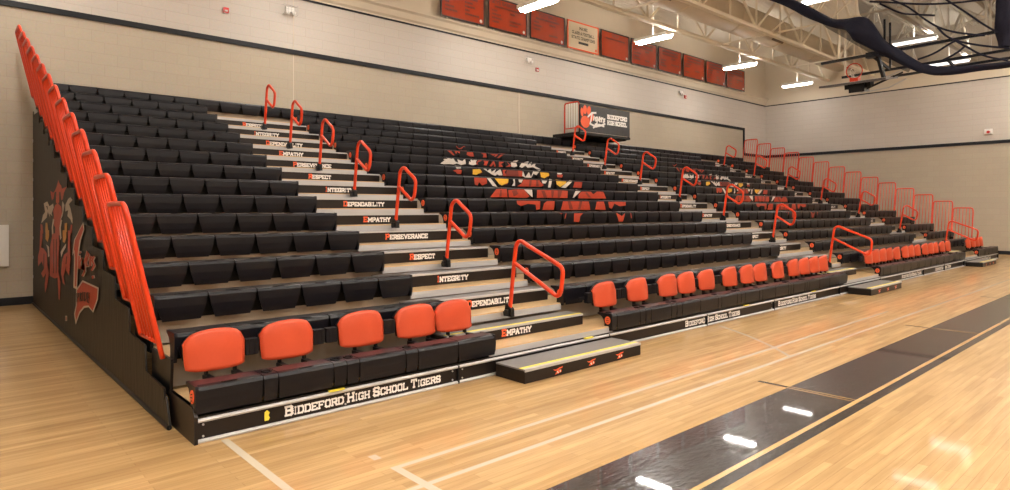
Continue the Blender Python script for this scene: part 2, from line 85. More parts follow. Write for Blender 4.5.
def wood_floor():
    m = mat('maple_floor', (.6, .4, .2), .5, spec=.25, coat=.65); t = NT(m)
    t.b.inputs['Coat Roughness'].default_value = .06
    g = t.n('ShaderNodeNewGeometry')
    br = t.n('ShaderNodeTexBrick'); br.offset = .37; br.offset_frequency = 2
    br.inputs['Scale'].default_value = 1; br.inputs['Brick Width'].default_value = 1.15; br.inputs['Row Height'].default_value = .062
    br.inputs['Mortar Size'].default_value = .0012; br.inputs['Bias'].default_value = 0
    br.inputs['Color1'].default_value = (*FL1, 1); br.inputs['Color2'].default_value = (*FL2, 1); br.inputs['Mortar'].default_value = (*FL3, 1)
    t.l(g.outputs['Position'], br.inputs['Vector'])
    mp = t.n('ShaderNodeMapping'); mp.inputs['Scale'].default_value = (.9, 16.1, 1); t.l(g.outputs['Position'], mp.inputs['Vector'])
    n1 = t.n('ShaderNodeTexNoise'); n1.inputs['Scale'].default_value = 1.0; n1.inputs['Detail'].default_value = 3; t.l(mp.outputs[0], n1.inputs['Vector'])
    mp2 = t.n('ShaderNodeMapping'); mp2.inputs['Scale'].default_value = (6, 90, 1); t.l(g.outputs['Position'], mp2.inputs['Vector'])
    n2 = t.n('ShaderNodeTexNoise'); n2.inputs['Scale'].default_value = 1.0; n2.inputs['Detail'].default_value = 4; t.l(mp2.outputs[0], n2.inputs['Vector'])
    cr = t.n('ShaderNodeValToRGB'); cr.color_ramp.elements[0].position = .3; cr.color_ramp.elements[1].position = .72
    cr.color_ramp.elements[0].color = (.78, .70, .58, 1); cr.color_ramp.elements[1].color = (1.12, 1.08, 1.0, 1)
    t.l(n1.outputs['Fac'], cr.inputs['Fac'])
    m1 = t.n('ShaderNodeMix'); m1.data_type = 'RGBA'; m1.blend_type = 'MULTIPLY'; m1.inputs['Factor'].default_value = 1
    t.l(br.outputs['Color'], m1.inputs[6]); t.l(cr.outputs['Color'], m1.inputs[7])
    c2 = t.n('ShaderNodeValToRGB'); c2.color_ramp.elements[0].color = (.84, .80, .74, 1); c2.color_ramp.elements[1].color = (1.06, 1.06, 1.06, 1)
    t.l(n2.outputs['Fac'], c2.inputs['Fac'])
    m2 = t.n('ShaderNodeMix'); m2.data_type = 'RGBA'; m2.blend_type = 'MULTIPLY'; m2.inputs['Factor'].default_value = 1
    t.l(m1.outputs[2], m2.inputs[6]); t.l(c2.outputs['Color'], m2.inputs[7]); t.l(m2.outputs[2], t.b.inputs['Base Color'])
    n3 = t.n('ShaderNodeTexNoise'); n3.inputs['Scale'].default_value = 3.5; t.l(g.outputs['Position'], n3.inputs['Vector'])
    bp = t.n('ShaderNodeBump'); bp.inputs['Strength'].default_value = .035; bp.inputs['Distance'].default_value = .02
    t.l(n3.outputs['Fac'], bp.inputs['Height']); t.l(bp.outputs['Normal'], t.b.inputs['Normal']); t.l(bp.outputs['Normal'], t.b.inputs['Coat Normal'])
    return m

#PALETTE
M = {}
FL1, FL2, FL3 = (.58, .405, .205), (.46, .30, .14), (.30, .18, .08)
M['floor'] = wood_floor()
M['wall_tan'] = block_wall('painted_block_tan', (.47, .405, .315), (.455, .39, .305), .43, .215, (.43, .365, .285), bump=.1)
M['wall_pale'] = block_wall('painted_block_pale', (.57, .515, .46), (.55, .495, .445), .86, .215, (.50, .44, .38), bump=.12)
M['wall_upper'] = speckle(mat('painted_upper_wall', (.59, .51, .40), .6), 2, .04)
M['ceil'] = mat('roof_deck_paint', (.74, .69, .60), .6)
M['steel_paint'] = speckle(mat('cream_steel_paint', (.70, .63, .51), .5), 3, .05)
M['duct'] = speckle(mat('cream_duct_paint', (.56, .47, .35), .65, spec=.25), 3, .05)
M['black_trim'] = mat('black_trim_paint', (.007, .007, .010), .5, spec=.3)
M['line_white'] = mat('white_court_paint', (.62, .54, .42), .25, coat=.5)
M['line_black'] = speckle(mat('black_court_paint', (.014, .011, .012), .2, coat=.5), 8, .3, .30, (1, 2.2, 1), bscale=13)
M['line_wood'] = mat('clear_wood_line', (.62, .38, .16), .2, coat=.5)
M['seat'] = speckle(mat('black_seat_plastic', (.0045, .0038, .0062), .36, spec=.30), 60, .15, .03)
M['seat_dark'] = mat('dark_understructure', (.003, .0025, .0025), .6, spec=.2)
M['maroon'] = speckle(mat('dark_maroon_pad', (.045, .012, .014), .45), 30, .2)
M['orange'] = speckle(mat('orange_chair_plastic', (.56, .068, .022), .42, spec=.4), 40, .04)
M['rail'] = mat('orange_rail_enamel', (.64, .042, .008), .3, spec=.4, coat=.2)
M['alu'] = speckle(mat('brushed_aluminium', (.47, .455, .45), .45, metal=.2), 40, .12, stretch=(.05, 1, 1))
M['riser'] = speckle(mat('galvanised_riser', (.34, .28, .215), .5, metal=.1), 6, .1, stretch=(.3, 1, 1))
M['deck'] = speckle(mat('deck_plywood', (.60, .40, .20), .3, coat=.3), 6, .25, stretch=(.25, 4, 1))
M['tread'] = speckle(mat('grey_grit_tread', (.17, .155, .15), .55), 90, .35, stretch=(.1, 3, 1))
M['panel'] = speckle(mat('dark_brown_black_board', (.014, .009, .007), .4, spec=.3), 5, .2)
M['white_vinyl'] = mat('white_vinyl', (.80, .76, .72), .45)
M['orange_vinyl'] = mat('orange_vinyl', (.80, .11, .03), .45)
M['yellow'] = mat('yellow_safety_stripe', (.80, .66, .06), .5)
M['black_metal'] = mat('black_metal', (.006, .0055, .006), .4, spec=.35)
M['art_o'] = speckle(mat('orange_seat_art', (.40, .040, .012), .45), 14, .3)
M['art_r'] = mat('rust_seat_art', (.17, .022, .012), .45)
M['art_w'] = speckle(mat('white_seat_art', (.62, .57, .53), .45), 25, .25)
M['art_y'] = speckle(mat('yellow_seat_art', (.74, .42, .03), .45), 25, .25)
M['curtain'] = speckle(mat('black_vinyl_curtain', (.017, .013, .009), .5, spec=.35), 4, .2, .25, (1, 3, .6), 5)
M['cur_o'] = speckle(mat('orange_curtain_print', (.42, .045, .014), .5), 10, .25)
M['cur_w'] = mat('white_curtain_print', (.50, .45, .38), .5)
M['cur_y'] = mat('amber_curtain_print', (.52, .24, .02), .5)
M['ban_o'] = speckle(mat('orange_banner_vinyl', (.40, .040, .009), .16, coat=.8), 3, .1, .6, bscale=3.0)
M['ban_c'] = speckle(mat('cream_banner_vinyl', (.70, .58, .42), .16, coat=.7), 3, .05, .35, bscale=2.2)
M['ban_k'] = mat('black_banner_border', (.018, .012, .010), .4)
M['ban_txt'] = mat('dark_banner_print', (.06, .010, .006), .4)
M['vinyl_k'] = speckle(mat('black_banner_vinyl', (.014, .013, .015), .28), 3, .2, .5, (1.2, 1, .5), 4)
M['white_paint'] = mat('white_enamel', (.75, .72, .68), .4)
M['red'] = mat('red_alarm_plastic', (.5, .02, .015), .4)
M['grille'] = mat('dark_grille', (.16, .11, .07), .6)
M['light'] = mat('fluorescent_lens', (1, 1, 1), .5, emis=((1.0, .955, .89), LIGHT_STRENGTH))
M['light_dim'] = mat('dimmed_fluorescent_lens', (1, 1, 1), .5, emis=((1.0, .955, .89), LIGHT_STRENGTH * .07))  # same tube, emission turned down to keep its floor reflection faint
M['light_part_dim'] = mat('part_dimmed_fluorescent_lens', (1, 1, 1), .5, emis=((1.0, .955, .89), LIGHT_STRENGTH * .28))  # same tube, emission turned down to soften the hot spot on the wall
M['board_grey'] = mat('backboard_frame_grey', (.10, .085, .08), .45)
M['board_face'] = mat('backboard_face', (.70, .68, .66), .25)
M['net_white'] = mat('white_net_cord', (.75, .70, .64), .7)
M['navy'] = speckle(mat('navy_curtain_cloth', (.008, .008, .017), .8, spec=.2), 8, .3, .6, (1, 4, 4), 3)
def mesh_net():
    m = mat('navy_mesh_netting', (.012, .011, .018), .85, spec=.1); t = NT(m)
    tr = t.n('ShaderNodeBsdfTransparent'); mx = t.n('ShaderNodeMixShader'); mx.inputs[0].default_value = .62
    out = [n for n in t.t.nodes if n.type == 'OUTPUT_MATERIAL'][0]
    t.l(tr.outputs[0], mx.inputs[1]); t.l(t.b.outputs[0], mx.inputs[2]); t.l(mx.outputs[0], out.inputs['Surface'])
    return m
M['mesh'] = mesh_net()

# ------------------------------------------------------------------ mesh helpers
def mesh(name, V, F, mats, smooth=False, fmat=None, recalc=True):
    me = bpy.data.meshes.new(name); me.from_pydata([tuple(v) for v in V], [], F)
    for m in (mats if isinstance(mats, (list, tuple)) else [mats]): me.materials.append(m)
    if fmat:
        for p, i in zip(me.polygons, fmat): p.material_index = i
    if recalc:
        bm = bmesh.new(); bm.from_mesh(me); bmesh.ops.recalc_face_normals(bm, faces=bm.faces); bm.to_mesh(me); bm.free()
    if smooth:
        for p in me.polygons: p.use_smooth = True
    me.update(); return me

class G:
    """collects verts and faces of one part"""
    def __init__(s): s.V = []; s.F = []; s.MI = []; s.mi = 0
    def add(s, V, F):
        o = len(s.V); s.V += [tuple(v) for v in V]; s.F += [tuple(i + o for i in f) for f in F]; s.MI += [s.mi] * len(F); return s
    def box(s, x0, x1, y0, y1, z0, z1):
        V = [(x, y, z) for x in (x0, x1) for y in (y0, y1) for z in (z0, z1)]
        return s.add(V, [(0, 1, 3, 2), (4, 6, 7, 5), (0, 4, 5, 1), (2, 3, 7, 6), (0, 2, 6, 4), (1, 5, 7, 3)])
    def prism(s, pts, axis, a, b):
        """polygon pts extruded along axis from a to b; pts in the two other axes in xyz order"""
        def P(p, t):
            return {'x': (t, p[0], p[1]), 'y': (p[0], t, p[1]), 'z': (p[0], p[1], t)}[axis]
        n = len(pts); V = [P(p, a) for p in pts] + [P(p, b) for p in pts]
        F = [tuple(range(n)), tuple(range(n, 2 * n))] + [(i, (i + 1) % n, n + (i + 1) % n, n + i) for i in range(n)]
        return s.add(V, F)
    def tube(s, path, r, n=8, cap=True, closed=False):
        P = [Vector(p) for p in path]; R = r if isinstance(r, (list, tuple)) else [r] * len(P)
        m = len(P); V = []; nrm = None
        for i in range(m):
            if closed: t = P[(i + 1) % m] - P[i - 1]
            else: t = P[min(i + 1, m - 1)] - P[max(i - 1, 0)]
            t.normalize()
            if nrm is None:
                nrm = t.cross(Vector((0, 0, 1)) if abs(t.z) < .9 else Vector((1, 0, 0))).normalized()
            nrm = (nrm - t * nrm.dot(t)).normalized(); b = t.cross(nrm)
            V += [P[i] + (nrm * math.cos(2 * PI * k / n) + b * math.sin(2 * PI * k / n)) * R[i] for k in range(n)]
        F = []
        for i in range(m if closed else m - 1):
            j = (i + 1) % m
            F += [(i * n + k, i * n + (k + 1) % n, j * n + (k + 1) % n, j * n + k) for k in range(n)]
        if cap and not closed: F += [tuple(range(n)), tuple(range((m - 1) * n, m * n))]
        return s.add(V, F)
    def bar(s, a, b, w, h=None):
        """square bar between two points"""
        a, b = Vector(a), Vector(b); t = (b - a).normalized(); h = h or w
        u = t.cross(Vector((0, 0, 1)) if abs(t.z) < .95 else Vector((1, 0, 0))).normalized(); v = t.cross(u)
        V = [p + u * i * w / 2 + v * j * h / 2 for p in (a, b) for i, j in ((-1, -1), (1, -1), (1, 1), (-1, 1))]
        return s.add(V, [(0, 1, 2, 3), (4, 5, 6, 7)] + [(k, (k + 1) % 4, 4 + (k + 1) % 4, 4 + k) for k in range(4)])
    def mesh(s, name, mats, smooth=False):
        return mesh(name, s.V, s.F, mats, smooth, s.MI if isinstance(mats, (list, tuple)) else None)

def link(name, me, parent=None, loc=(0, 0, 0), kind=None, label=None):
    o = bpy.data.objects.new(name, me); C.objects.link(o); o.location = loc
    if parent is not None: o.parent = parent
    if kind: o['kind'] = kind
    if label: o['label'] = label
    return o
def part(name, g, mats, parent, smooth=False, **k):
    return link(name, g.mesh(name, mats, smooth), parent, **k)
def tag(o, label, cat, group=None):
    o['label'] = label; o['category'] = cat
    if group: o['group'] = group
    return o
def thing(name, label, cat, loc=(0, 0, 0), group=None):
    return tag(link(name, None, None, loc), label, cat, group)
def copy_tree(root, loc, label, group=None):
    r = root.copy(); C.objects.link(r); r.location = loc; r['label'] = label
    if group: r['group'] = group
    for ch in list(root.children):
        c = ch.copy(); C.objects.link(c); c.parent = r
        for gch in ch.children:
            e = gch.copy(); C.objects.link(e); e.parent = c
    return r
def smooth_path(P, it=2):
    P = [Vector(p) for p in P]
    for _ in range(it):
        Q = [P[0]]
        for a, b in zip(P, P[1:]): Q += [a * .75 + b * .25, a * .25 + b * .75]
        P = Q + [P[-1]]
    return P
ORD = ['lowest', 'second', 'third', 'fourth', 'fifth', 'sixth', 'seventh', 'eighth', 'ninth', 'tenth', 'eleventh', 'twelfth', 'thirteenth', 'fourteenth', 'fifteenth', 'topmost']
NTH = ['first'] + ORD[1:15]

# ------------------------------------------------------------------ slab letters (drawn stroke by stroke)
GL = {
'A': [[(.12, 0), (.5, 1), (.88, 0)], [(.26, .34), (.74, .34)]],
'B': [[(.15, 0), (.15, 1)], [(.15, 1), (.7, 1), (.88, .84), (.88, .68), (.7, .53), (.15, .53)], [(.7, .53), (.92, .38), (.92, .15), (.74, 0), (.15, 0)]],
'C': [[(.9, .72), (.9, .88), (.74, 1), (.3, 1), (.12, .84), (.12, .16), (.3, 0), (.74, 0), (.9, .14), (.9, .3)]],
'D': [[(.15, 0), (.15, 1)], [(.15, 1), (.68, 1), (.9, .8), (.9, .2), (.68, 0), (.15, 0)]],
'E': [[(.15, 0), (.15, 1)], [(.15, 1), (.9, 1), (.9, .82)], [(.15, .5), (.65, .5)], [(.15, 0), (.9, 0), (.9, .2)]],
'F': [[(.15, 0), (.15, 1)], [(.15, 1), (.9, 1), (.9, .8)], [(.15, .5), (.68, .5)]],
'G': [[(.9, .76), (.9, .88), (.74, 1), (.3, 1), (.12, .84), (.12, .16), (.3, 0), (.74, 0), (.9, .14), (.9, .45), (.6, .45)]],
'H': [[(.15, 0), (.15, 1)], [(.85, 0), (.85, 1)], [(.15, .5), (.85, .5)]],
'I': [[(.5, 0), (.5, 1)]],
'K': [[(.15, 0), (.15, 1)], [(.85, 1), (.2, .45)], [(.4, .6), (.88, 0)]],
'L': [[(.15, 0), (.15, 1)], [(.15, 0), (.9, 0), (.9, .25)]],
'M': [[(.1, 0), (.1, 1), (.5, .35), (.9, 1), (.9, 0)]],
'N': [[(.14, 0), (.14, 1), (.86, 0), (.86, 1)]],
'O': [[(.3, 0), (.12, .16), (.12, .84), (.3, 1), (.7, 1), (.88, .84), (.88, .16), (.7, 0), (.3, 0)]],
'P': [[(.15, 0), (.15, 1)], [(.15, 1), (.72, 1), (.9, .84), (.9, .6), (.72, .45), (.15, .45)]],
'R': [[(.15, 0), (.15, 1)], [(.15, 1), (.72, 1), (.9, .84), (.9, .62), (.72, .48), (.15, .48)], [(.55, .48), (.9, 0)]],
'S': [[(.88, .74), (.88, .86), (.72, 1), (.3, 1), (.12, .86), (.12, .66), (.28, .54), (.72, .46), (.88, .34), (.88, .14), (.72, 0), (.28, 0), (.12, .14), (.12, .27)]],
'T': [[(.5, 0), (.5, 1)], [(.1, .76), (.1, 1), (.9, 1), (.9, .76)]],
'U': [[(.14, 1), (.14, .16), (.32, 0), (.68, 0), (.86, .16), (.86, 1)]],
'V': [[(.1, 1), (.5, 0), (.9, 1)]],
'W': [[(.06, 1), (.28, 0), (.5, .7), (.72, 0), (.94, 1)]],
'Y': [[(.1, 1), (.5, .5), (.9, 1)], [(.5, .5), (.5, 0)]],
}
SERIF = set('ABDEFHIKLMNPRTUVWY')
def letters(text, x0, width, z0, h, y, first=None, small=.8, weight=.2):
    """lettering facing -Y between x0 and x0+width; capitals taller than the rest; returns (G); first letters use slot 1 if asked"""
    adv = []
    for i, ch in enumerate(text):
        big = i == 0 or text[i - 1] == ' '
        k = (1.0 if big else small)
        adv.append((ch, k, (.45 if ch == ' ' else .55 if ch == 'I' else 1.1 if ch in 'MW' else 1.0) * k))
    sc = width / sum(a for _, _, a in adv); g = G(); x = x0
    for i, (ch, k, a) in enumerate(adv):
        w = a * sc; hh = h * k; g.mi = 1 if (first and i == 0) else 0
        if ch in GL:
            tx = weight * .8 * w * (1 if ch not in 'MW' else .8); tz = weight * .75 * hh; ww = w * .9; gx = x + w * .05
            def seg(a_, b_):
                ax, az = gx + a_[0] * ww, z0 + tz / 2 + a_[1] * (hh - tz); bx, bz = gx + b_[0] * ww, z0 + tz / 2 + b_[1] * (hh - tz)
                dx, dz = bx - ax, bz - az; n = math.hypot(dx, dz) or 1
                t = abs(dx / n) * tz + abs(dz / n) * tx
                ex, ez = dx / n * t * .35, dz / n * t * .35; px, pz = -dz / n * t / 2, dx / n * t / 2
                yq = y - 4e-5 * (len(g.F) % 40); q = [(ax - ex + px, yq, az - ez + pz), (ax - ex - px, yq, az - ez - pz), (bx + ex - px, yq, bz + ez - pz), (bx + ex + px, yq, bz + ez + pz)]
                g.add(q, [(0, 1, 2, 3)])
            for st in GL[ch]:
                for p, q in zip(st, st[1:]): seg(p, q)
            if ch in SERIF:
                for st in GL[ch]:
                    for e, nb in ((st[0], st[1]), (st[-1], st[-2])):
                        if e[1] in (0, 1) and abs(nb[1] - e[1]) > .3: seg((e[0] - .12, e[1]), (e[0] + .12, e[1]))
        x += w
    return g
def flat_mesh(g, name, mats):
    """flat lettering or print: keep the winding so that all faces look the same way"""
    me = mesh(name, g.V, g.F, mats, False, g.MI if isinstance(mats, (list, tuple)) else None, recalc=False)
    return me

# ================================================================== ROOM
def slab(name, V, F, m, kind='structure'):
    return link(name, mesh(name, V, F, m, recalc=False), None, kind=kind)
fl = slab('floor', [(XL, YF, 0), (XW, YF, 0), (XW, YW, 0), (XL, YW, 0)], [(0, 1, 2, 3)], M['floor'])
def floor_strip(name, pts, m, z):
    o = link(name, mesh(name, [(x, y, z) for x, y in pts], [tuple(range(len(pts)))], m, recalc=False), fl)
    return o
def rect(x0, x1, y0, y1): return [(x0, y0), (x1, y0), (x1, y1), (x0, y1)]
lw = .045
floor_strip('court_line', rect(.80, 10.35, -1.335, -1.29), M['line_white'], .0015)
floor_strip('court_line', rect(-6, XW - .4, -1.68, -1.635), M['line_white'], .0015)
floor_strip('court_line', rect(.80, .86, -6.0, -1.29), M['line_white'], .0019)
floor_strip('court_line', rect(.79, .85, -1.11, -1.02), M['line_white'], .0015)
floor_strip('court_line', rect(.145, .20, -9.0, -.02), M['line_white'], .0015)
arc = [(7.10, -.10), (6.94, -.37), (6.71, -.73), (6.48, -1.03), (6.23, -1.33), (5.91, -1.655)]
aL = []; aR = []
for i, (x, y) in enumerate(arc):
    a = Vector(arc[max(i - 1, 0)]); b = Vector(arc[min(i + 1, 5)]); t = (b - a).normalized(); n = Vector((-t.y, t.x)) * .022
    aL.append((x + n.x, y + n.y)); aR.append((x - n.x, y - n.y))
floor_strip('court_line', aL + aR[::-1], M['line_white'], .0012)
by = lambda x: 0.0
def tilted(x0, x1, y0, y1): return [(x0, y0 + by(x0)), (x1, y0 + by(x1)), (x1, y1 + by(x1)), (x0, y1 + by(x0))]
floor_strip('black_court_band', tilted(-8.5, XW - .4, -2.79, -2.205), M['line_black'], .0012)
floor_strip('clear_wood_line', tilted(-8.5, XW - .4, -2.83, -2.79), M['line_wood'], .0012)
floor_strip('black_court_line', tilted(-8.5, XW - .4, -2.92, -2.83), M['line_black'], .0012)
for xx in (4.63, 9.15, -.9, 13.7):
    floor_strip('black_court_line', rect(xx - .025, xx + .025, -2.20, -1.91), M['line_black'], .0016)
    for s in (-.035, .022):
        floor_strip('clear_wood_line', rect(xx + s, xx + s + .018, -2.79, -2.205), M['line_wood'], .0022)

# walls: tan block below the black trim, pale block above, smooth band under the roof
def wall_obj(name, quads):
    g = G(); ms = [M['wall_tan'], M['wall_pale'], M['wall_upper']]
    for q, i in quads: g.mi = i; g.add(q, [(0, 1, 2, 3)])
    return link(name, mesh(name, g.V, g.F, ms, False, g.MI, recalc=False), None, kind='structure')
ZT, ZT2, ZL, XT = 5.393, 6.674, 4.2445, 26.3
def qy(x0, x1, z0, z1, y, f=1): return [(x0, y, z0), (x1, y, z0), (x1, y, z1), (x0, y, z1)][::f]
def qx(y0, y1, z0, z1, x, f=1): return [(x, y0, z0), (x, y1, z0), (x, y1, z1), (x, y0, z1)][::f]
wall_obj('wall_back', [(qy(XL, XT, 0, ZT, YW), 0), (qy(XL, XT, ZT, ZT2, YW), 1), (qy(XT, XW, 0, ZL, YW), 0), (qy(XT, XW, ZL, ZT2, YW), 1), (qy(XL, XW, ZT2, ZC, YW), 2)])
wall_obj('wall_right', [(qx(YW, YF, 0, ZL, XW), 0), (qx(YW, YF, ZL, ZT2, XW), 1), (qx(YW, YF, ZT2, ZC, XW), 2)])
wall_obj('wall_left', [(qx(YF, YW, 0, ZT, XL), 0), (qx(YF, YW, ZT, ZT2, XL), 1), (qx(YF, YW, ZT2, ZC, XL), 2)])
wall_obj('wall_front', [(qy(XW, XL, 0, ZL, YF), 0), (qy(XW, XL, ZL, ZT2, YF), 1), (qy(XW, XL, ZT2, ZC, YF), 2)])
def struct(name, g, m): return link(name, g.mesh(name, m), None, kind='structure')
e = .002
struct('trim_1', G().box(XL + e, XT, YW - .045, YW - e, ZT - .052, ZT + .052).box(XT - .11, XT, YW - .045, YW - e, ZL, ZT - .052).box(XT, XW - e, YW - .045, YW - e, ZL - .06, ZL + .06), M['black_trim'])
struct('trim_2', G().box(XW - .045, XW - e, YF + e, YW - .05, ZL - .06, ZL + .06), M['black_trim'])
struct('trim_3', G().box(XL + e, XW - e, YW - .03, YW - e, ZT2 - .02, ZT2 + .02), M['black_trim'])
struct('trim_4', G().box(XW - .03, XW - e, YF + e, YW - .035, ZT2 - .02, ZT2 + .02), M['black_trim'])
struct('trim_5', G().prism([(YW - e, 6.74), (YW - .05, 6.79), (YW - .10, 6.93), (YW - .16, 6.98), (YW - .16, 7.02), (YW - e, 7.02)], 'x', XL + e, XW - e), M['wall_upper'])
struct('baseboard_back', G().box(XL + e, XW - e, YW - .02, YW - e, 0, .14), M['black_trim'])
struct('baseboard_right', G().box(XW - .02, XW - e, YF + e, YW - .03, 0, .14), M['black_trim'])
struct('baseboard_left', G().box(XL + e, XL + .02, YF + e, YW - .03, 0, .14), M['black_trim'])
# roof deck with real flutes
g = G(); V = []; F = []; n = 0; x = XL; step = .155
while x < XW:
    for dx, z in ((0, ZC), (.045, ZC), (.065, ZC - .04), (.135, ZC - .04)):
        if x + dx <= XW: V += [(x + dx, YF, z), (x + dx, YW, z)]; n += 1
    x += step
V += [(XW, YF, ZC), (XW, YW, ZC)]; n += 1
g.add(V, [(2 * i, 2 * i + 1, 2 * i + 3, 2 * i + 2) for i in range(n - 1)])
struct('ceiling', g, M['ceil'])

# joints and conduits on the wall
struct('trim_6', G().box(4.84, 4.855, YW - .006, YW - e, .2, ZT2), M['wall_upper'])
struct('trim_7', G().box(12.07, 12.10, YW - .012, YW - e, .2, ZT), M['wall_upper'])

# ================================================================== ROOF STEEL
def truss(y, label):
    t = thing('roof_truss', label, 'roof truss', (0, y, 0), 'roof trusses')
    z0, z1 = 7.4, 8.88
    part('bottom_chord', G().box(XL + .05, XW - .05, -.075, -.012, z0, z0 + .10).box(XL + .05, XW - .05, .012, .075, z0, z0 + .10), M['steel_paint'], t)
    part('top_chord', G().box(XL + .05, XW - .05, -.075, -.012, z1 - .1, z1).box(XL + .05, XW - .05, .012, .075, z1 - .1, z1), M['steel_paint'], t)
    b = 3.3; x = XL + .6; g = G(); k = 0
    while x + b < XW:
        g.bar((x, 0, z0 + .05), (x + b / 2, 0, z1 - .05), .06, .06).bar((x + b / 2, 0, z1 - .05), (x + b, 0, z0 + .05), .06, .06)
        g.bar((x, 0, z0 + .05), (x, 0, z1 - .05), .045, .045).bar((x + b / 2, 0, z0 + .05), (x + b / 2, 0, z1 - .05), .045, .045)
        x += b
    part('web', g, M['steel_paint'], t)
TY = [6.55, 4.75, 2.95, 1.15, -.65, -2.45, -4.25, -6.05, -7.85, -9.65, -11.45, -13.25]
for i, y in enumerate(TY):
    truss(y, ['cream roof truss closest to the banner wall, on the banner side of the round duct', 'cream roof truss on the court side of the round duct'][i] if i < 2 else
          ('cream roof truss, %s out from the banner wall' % NTH[i]))
for x in [24.3, 19.0, 13.4, 8.0]:
    t = thing('bridging_brace', 'cream cross brace between trusses, roof above the %s' % {24.3: "far wall end", 19.0: "seventh banner", 13.4: "third banner", 8.0: "first orange banner"}[x], 'brace', (x, 0, 0), 'roof braces')
    g = G()
    for a, b in zip(TY[1:], TY[2:]):
        g.bar((0, a, 7.5), (0, b, 8.8), .045).bar((0, a, 8.8), (0, b, 7.5), .045)
    g.bar((0, TY[-1], 7.46), (0, TY[0], 7.46), .05)
    part('brace_bar', g, M['steel_paint'], t)
t = thing('air_duct', 'big round cream air duct running along the roof trusses', 'duct', (0, 5.65, 8.05))
part('pipe', G().tube([(XL + .3, 0, 0), (XW - 1.2, 0, 0)], .5, 24), M['duct'], t, True)
for x in range(-6, 28, 3):
    part('joint_band', G().tube([(x - .04, 0, 0), (x + .04, 0, 0)], .512, 24), M['duct'], t)
for x in (6.3, 13.3, 20.3, 27.0):
    part('air_register', G().prism([(-.44, -.28), (-.30, -.43), (-.315, -.445), (-.455, -.29)], 'x', x, x + .8), M['grille'], t)

# ceiling lights: row of fixtures, each hung on a stem
def light_proto():
    t = thing('ceiling_light', 'x', 'light', (0, 0, 7.2), 'fluorescent ceiling lights')
    part('lens', G().prism([(-.13, 0), (.13, 0), (.10, -.05), (-.10, -.05)], 'y', -.60, .60), M['light'], t)
    part('housing', G().prism([(-.2, 0.002), (.2, 0.002), (.2, .012), (.09, .05), (-.09, .05), (-.2, .012)], 'y', -.62, .62).box(-.205, -.195, -.62, .62, .002, .10).box(.195, .205, -.62, .62, .002, .10), M['white_paint'], t)
    for sx in (-.13, .13): part('upper_lens', G().box(sx - .02, sx + .02, -.56, .56, .055, .075), M['light'], t)
    part('stem', G().tube([(0, 0, .09), (0, 0, 1.55)], .025, 6), M['white_paint'], t)
    return t
LP = light_proto(); first = True
DIM, PART_DIM = {}, {}
for o in LP.children:
    if 'lens' in o.name:
        DIM[o.data.name] = o.data.copy(); DIM[o.data.name].materials[0] = M['light_dim']
        PART_DIM[o.data.name] = o.data.copy(); PART_DIM[o.data.name].materials[0] = M['light_part_dim']
NAMED = {(10.65, 7.2): 'bright fluorescent ceiling light above the second and third banners', (15.87, 7.16): 'bright fluorescent ceiling light above the sixth banner, beside the cream steel',
         (21.57, 7.2): 'bright fluorescent ceiling light beside the last orange banner', (26.86, 7.3): 'bright fluorescent ceiling light nearest the far corner, above the wall corner',
         (22.4, 1.58): 'bright fluorescent ceiling light above the navy divider curtain fold', (26.87, 1.65): 'bright fluorescent ceiling light behind the divider curtain, nearest the far wall',
         (15.8, 1.75): 'bright fluorescent ceiling light at the top edge, over the divider curtain'}
spots = list(NAMED) + [(x, y) for x in (-.5, 5.0) for y in (7.15, 1.8)] + [(10.9, 1.8)] + [(x, y) for x in (-6.5, -2.5, 1.5, 5.5, 9.5, 14.5) for y in (-3.6, -6.6, -9.6, -12.6)] + [(17.5, -3.4), (20.5, -3.0), (24.0, -2.3), (27.0, -1.7), (24.0, -6.0), (27.0, -6.0), (20.5, -9.0)]  # near-court grid and right-hand spots: unseen lamps added for brighter, more even fill
for (x, y) in spots:
    lab = NAMED.get((x, y), 'unseen fluorescent ceiling light added outside the picture')
    if first: LP.location = (x, y, 7.2); LP['label'] = lab; first = False
    else:
        c = copy_tree(LP, (x, y, 7.2), lab)
        if (x > 14 and 0 < y < 3) or (x > 26.5 and y > 5):
            for o in c.children:
                if o.name.startswith('lens') or (y > 5 and o.name.startswith('upper_lens')): o.data = DIM[o.data.name] if y < 5 else PART_DIM[o.data.name]

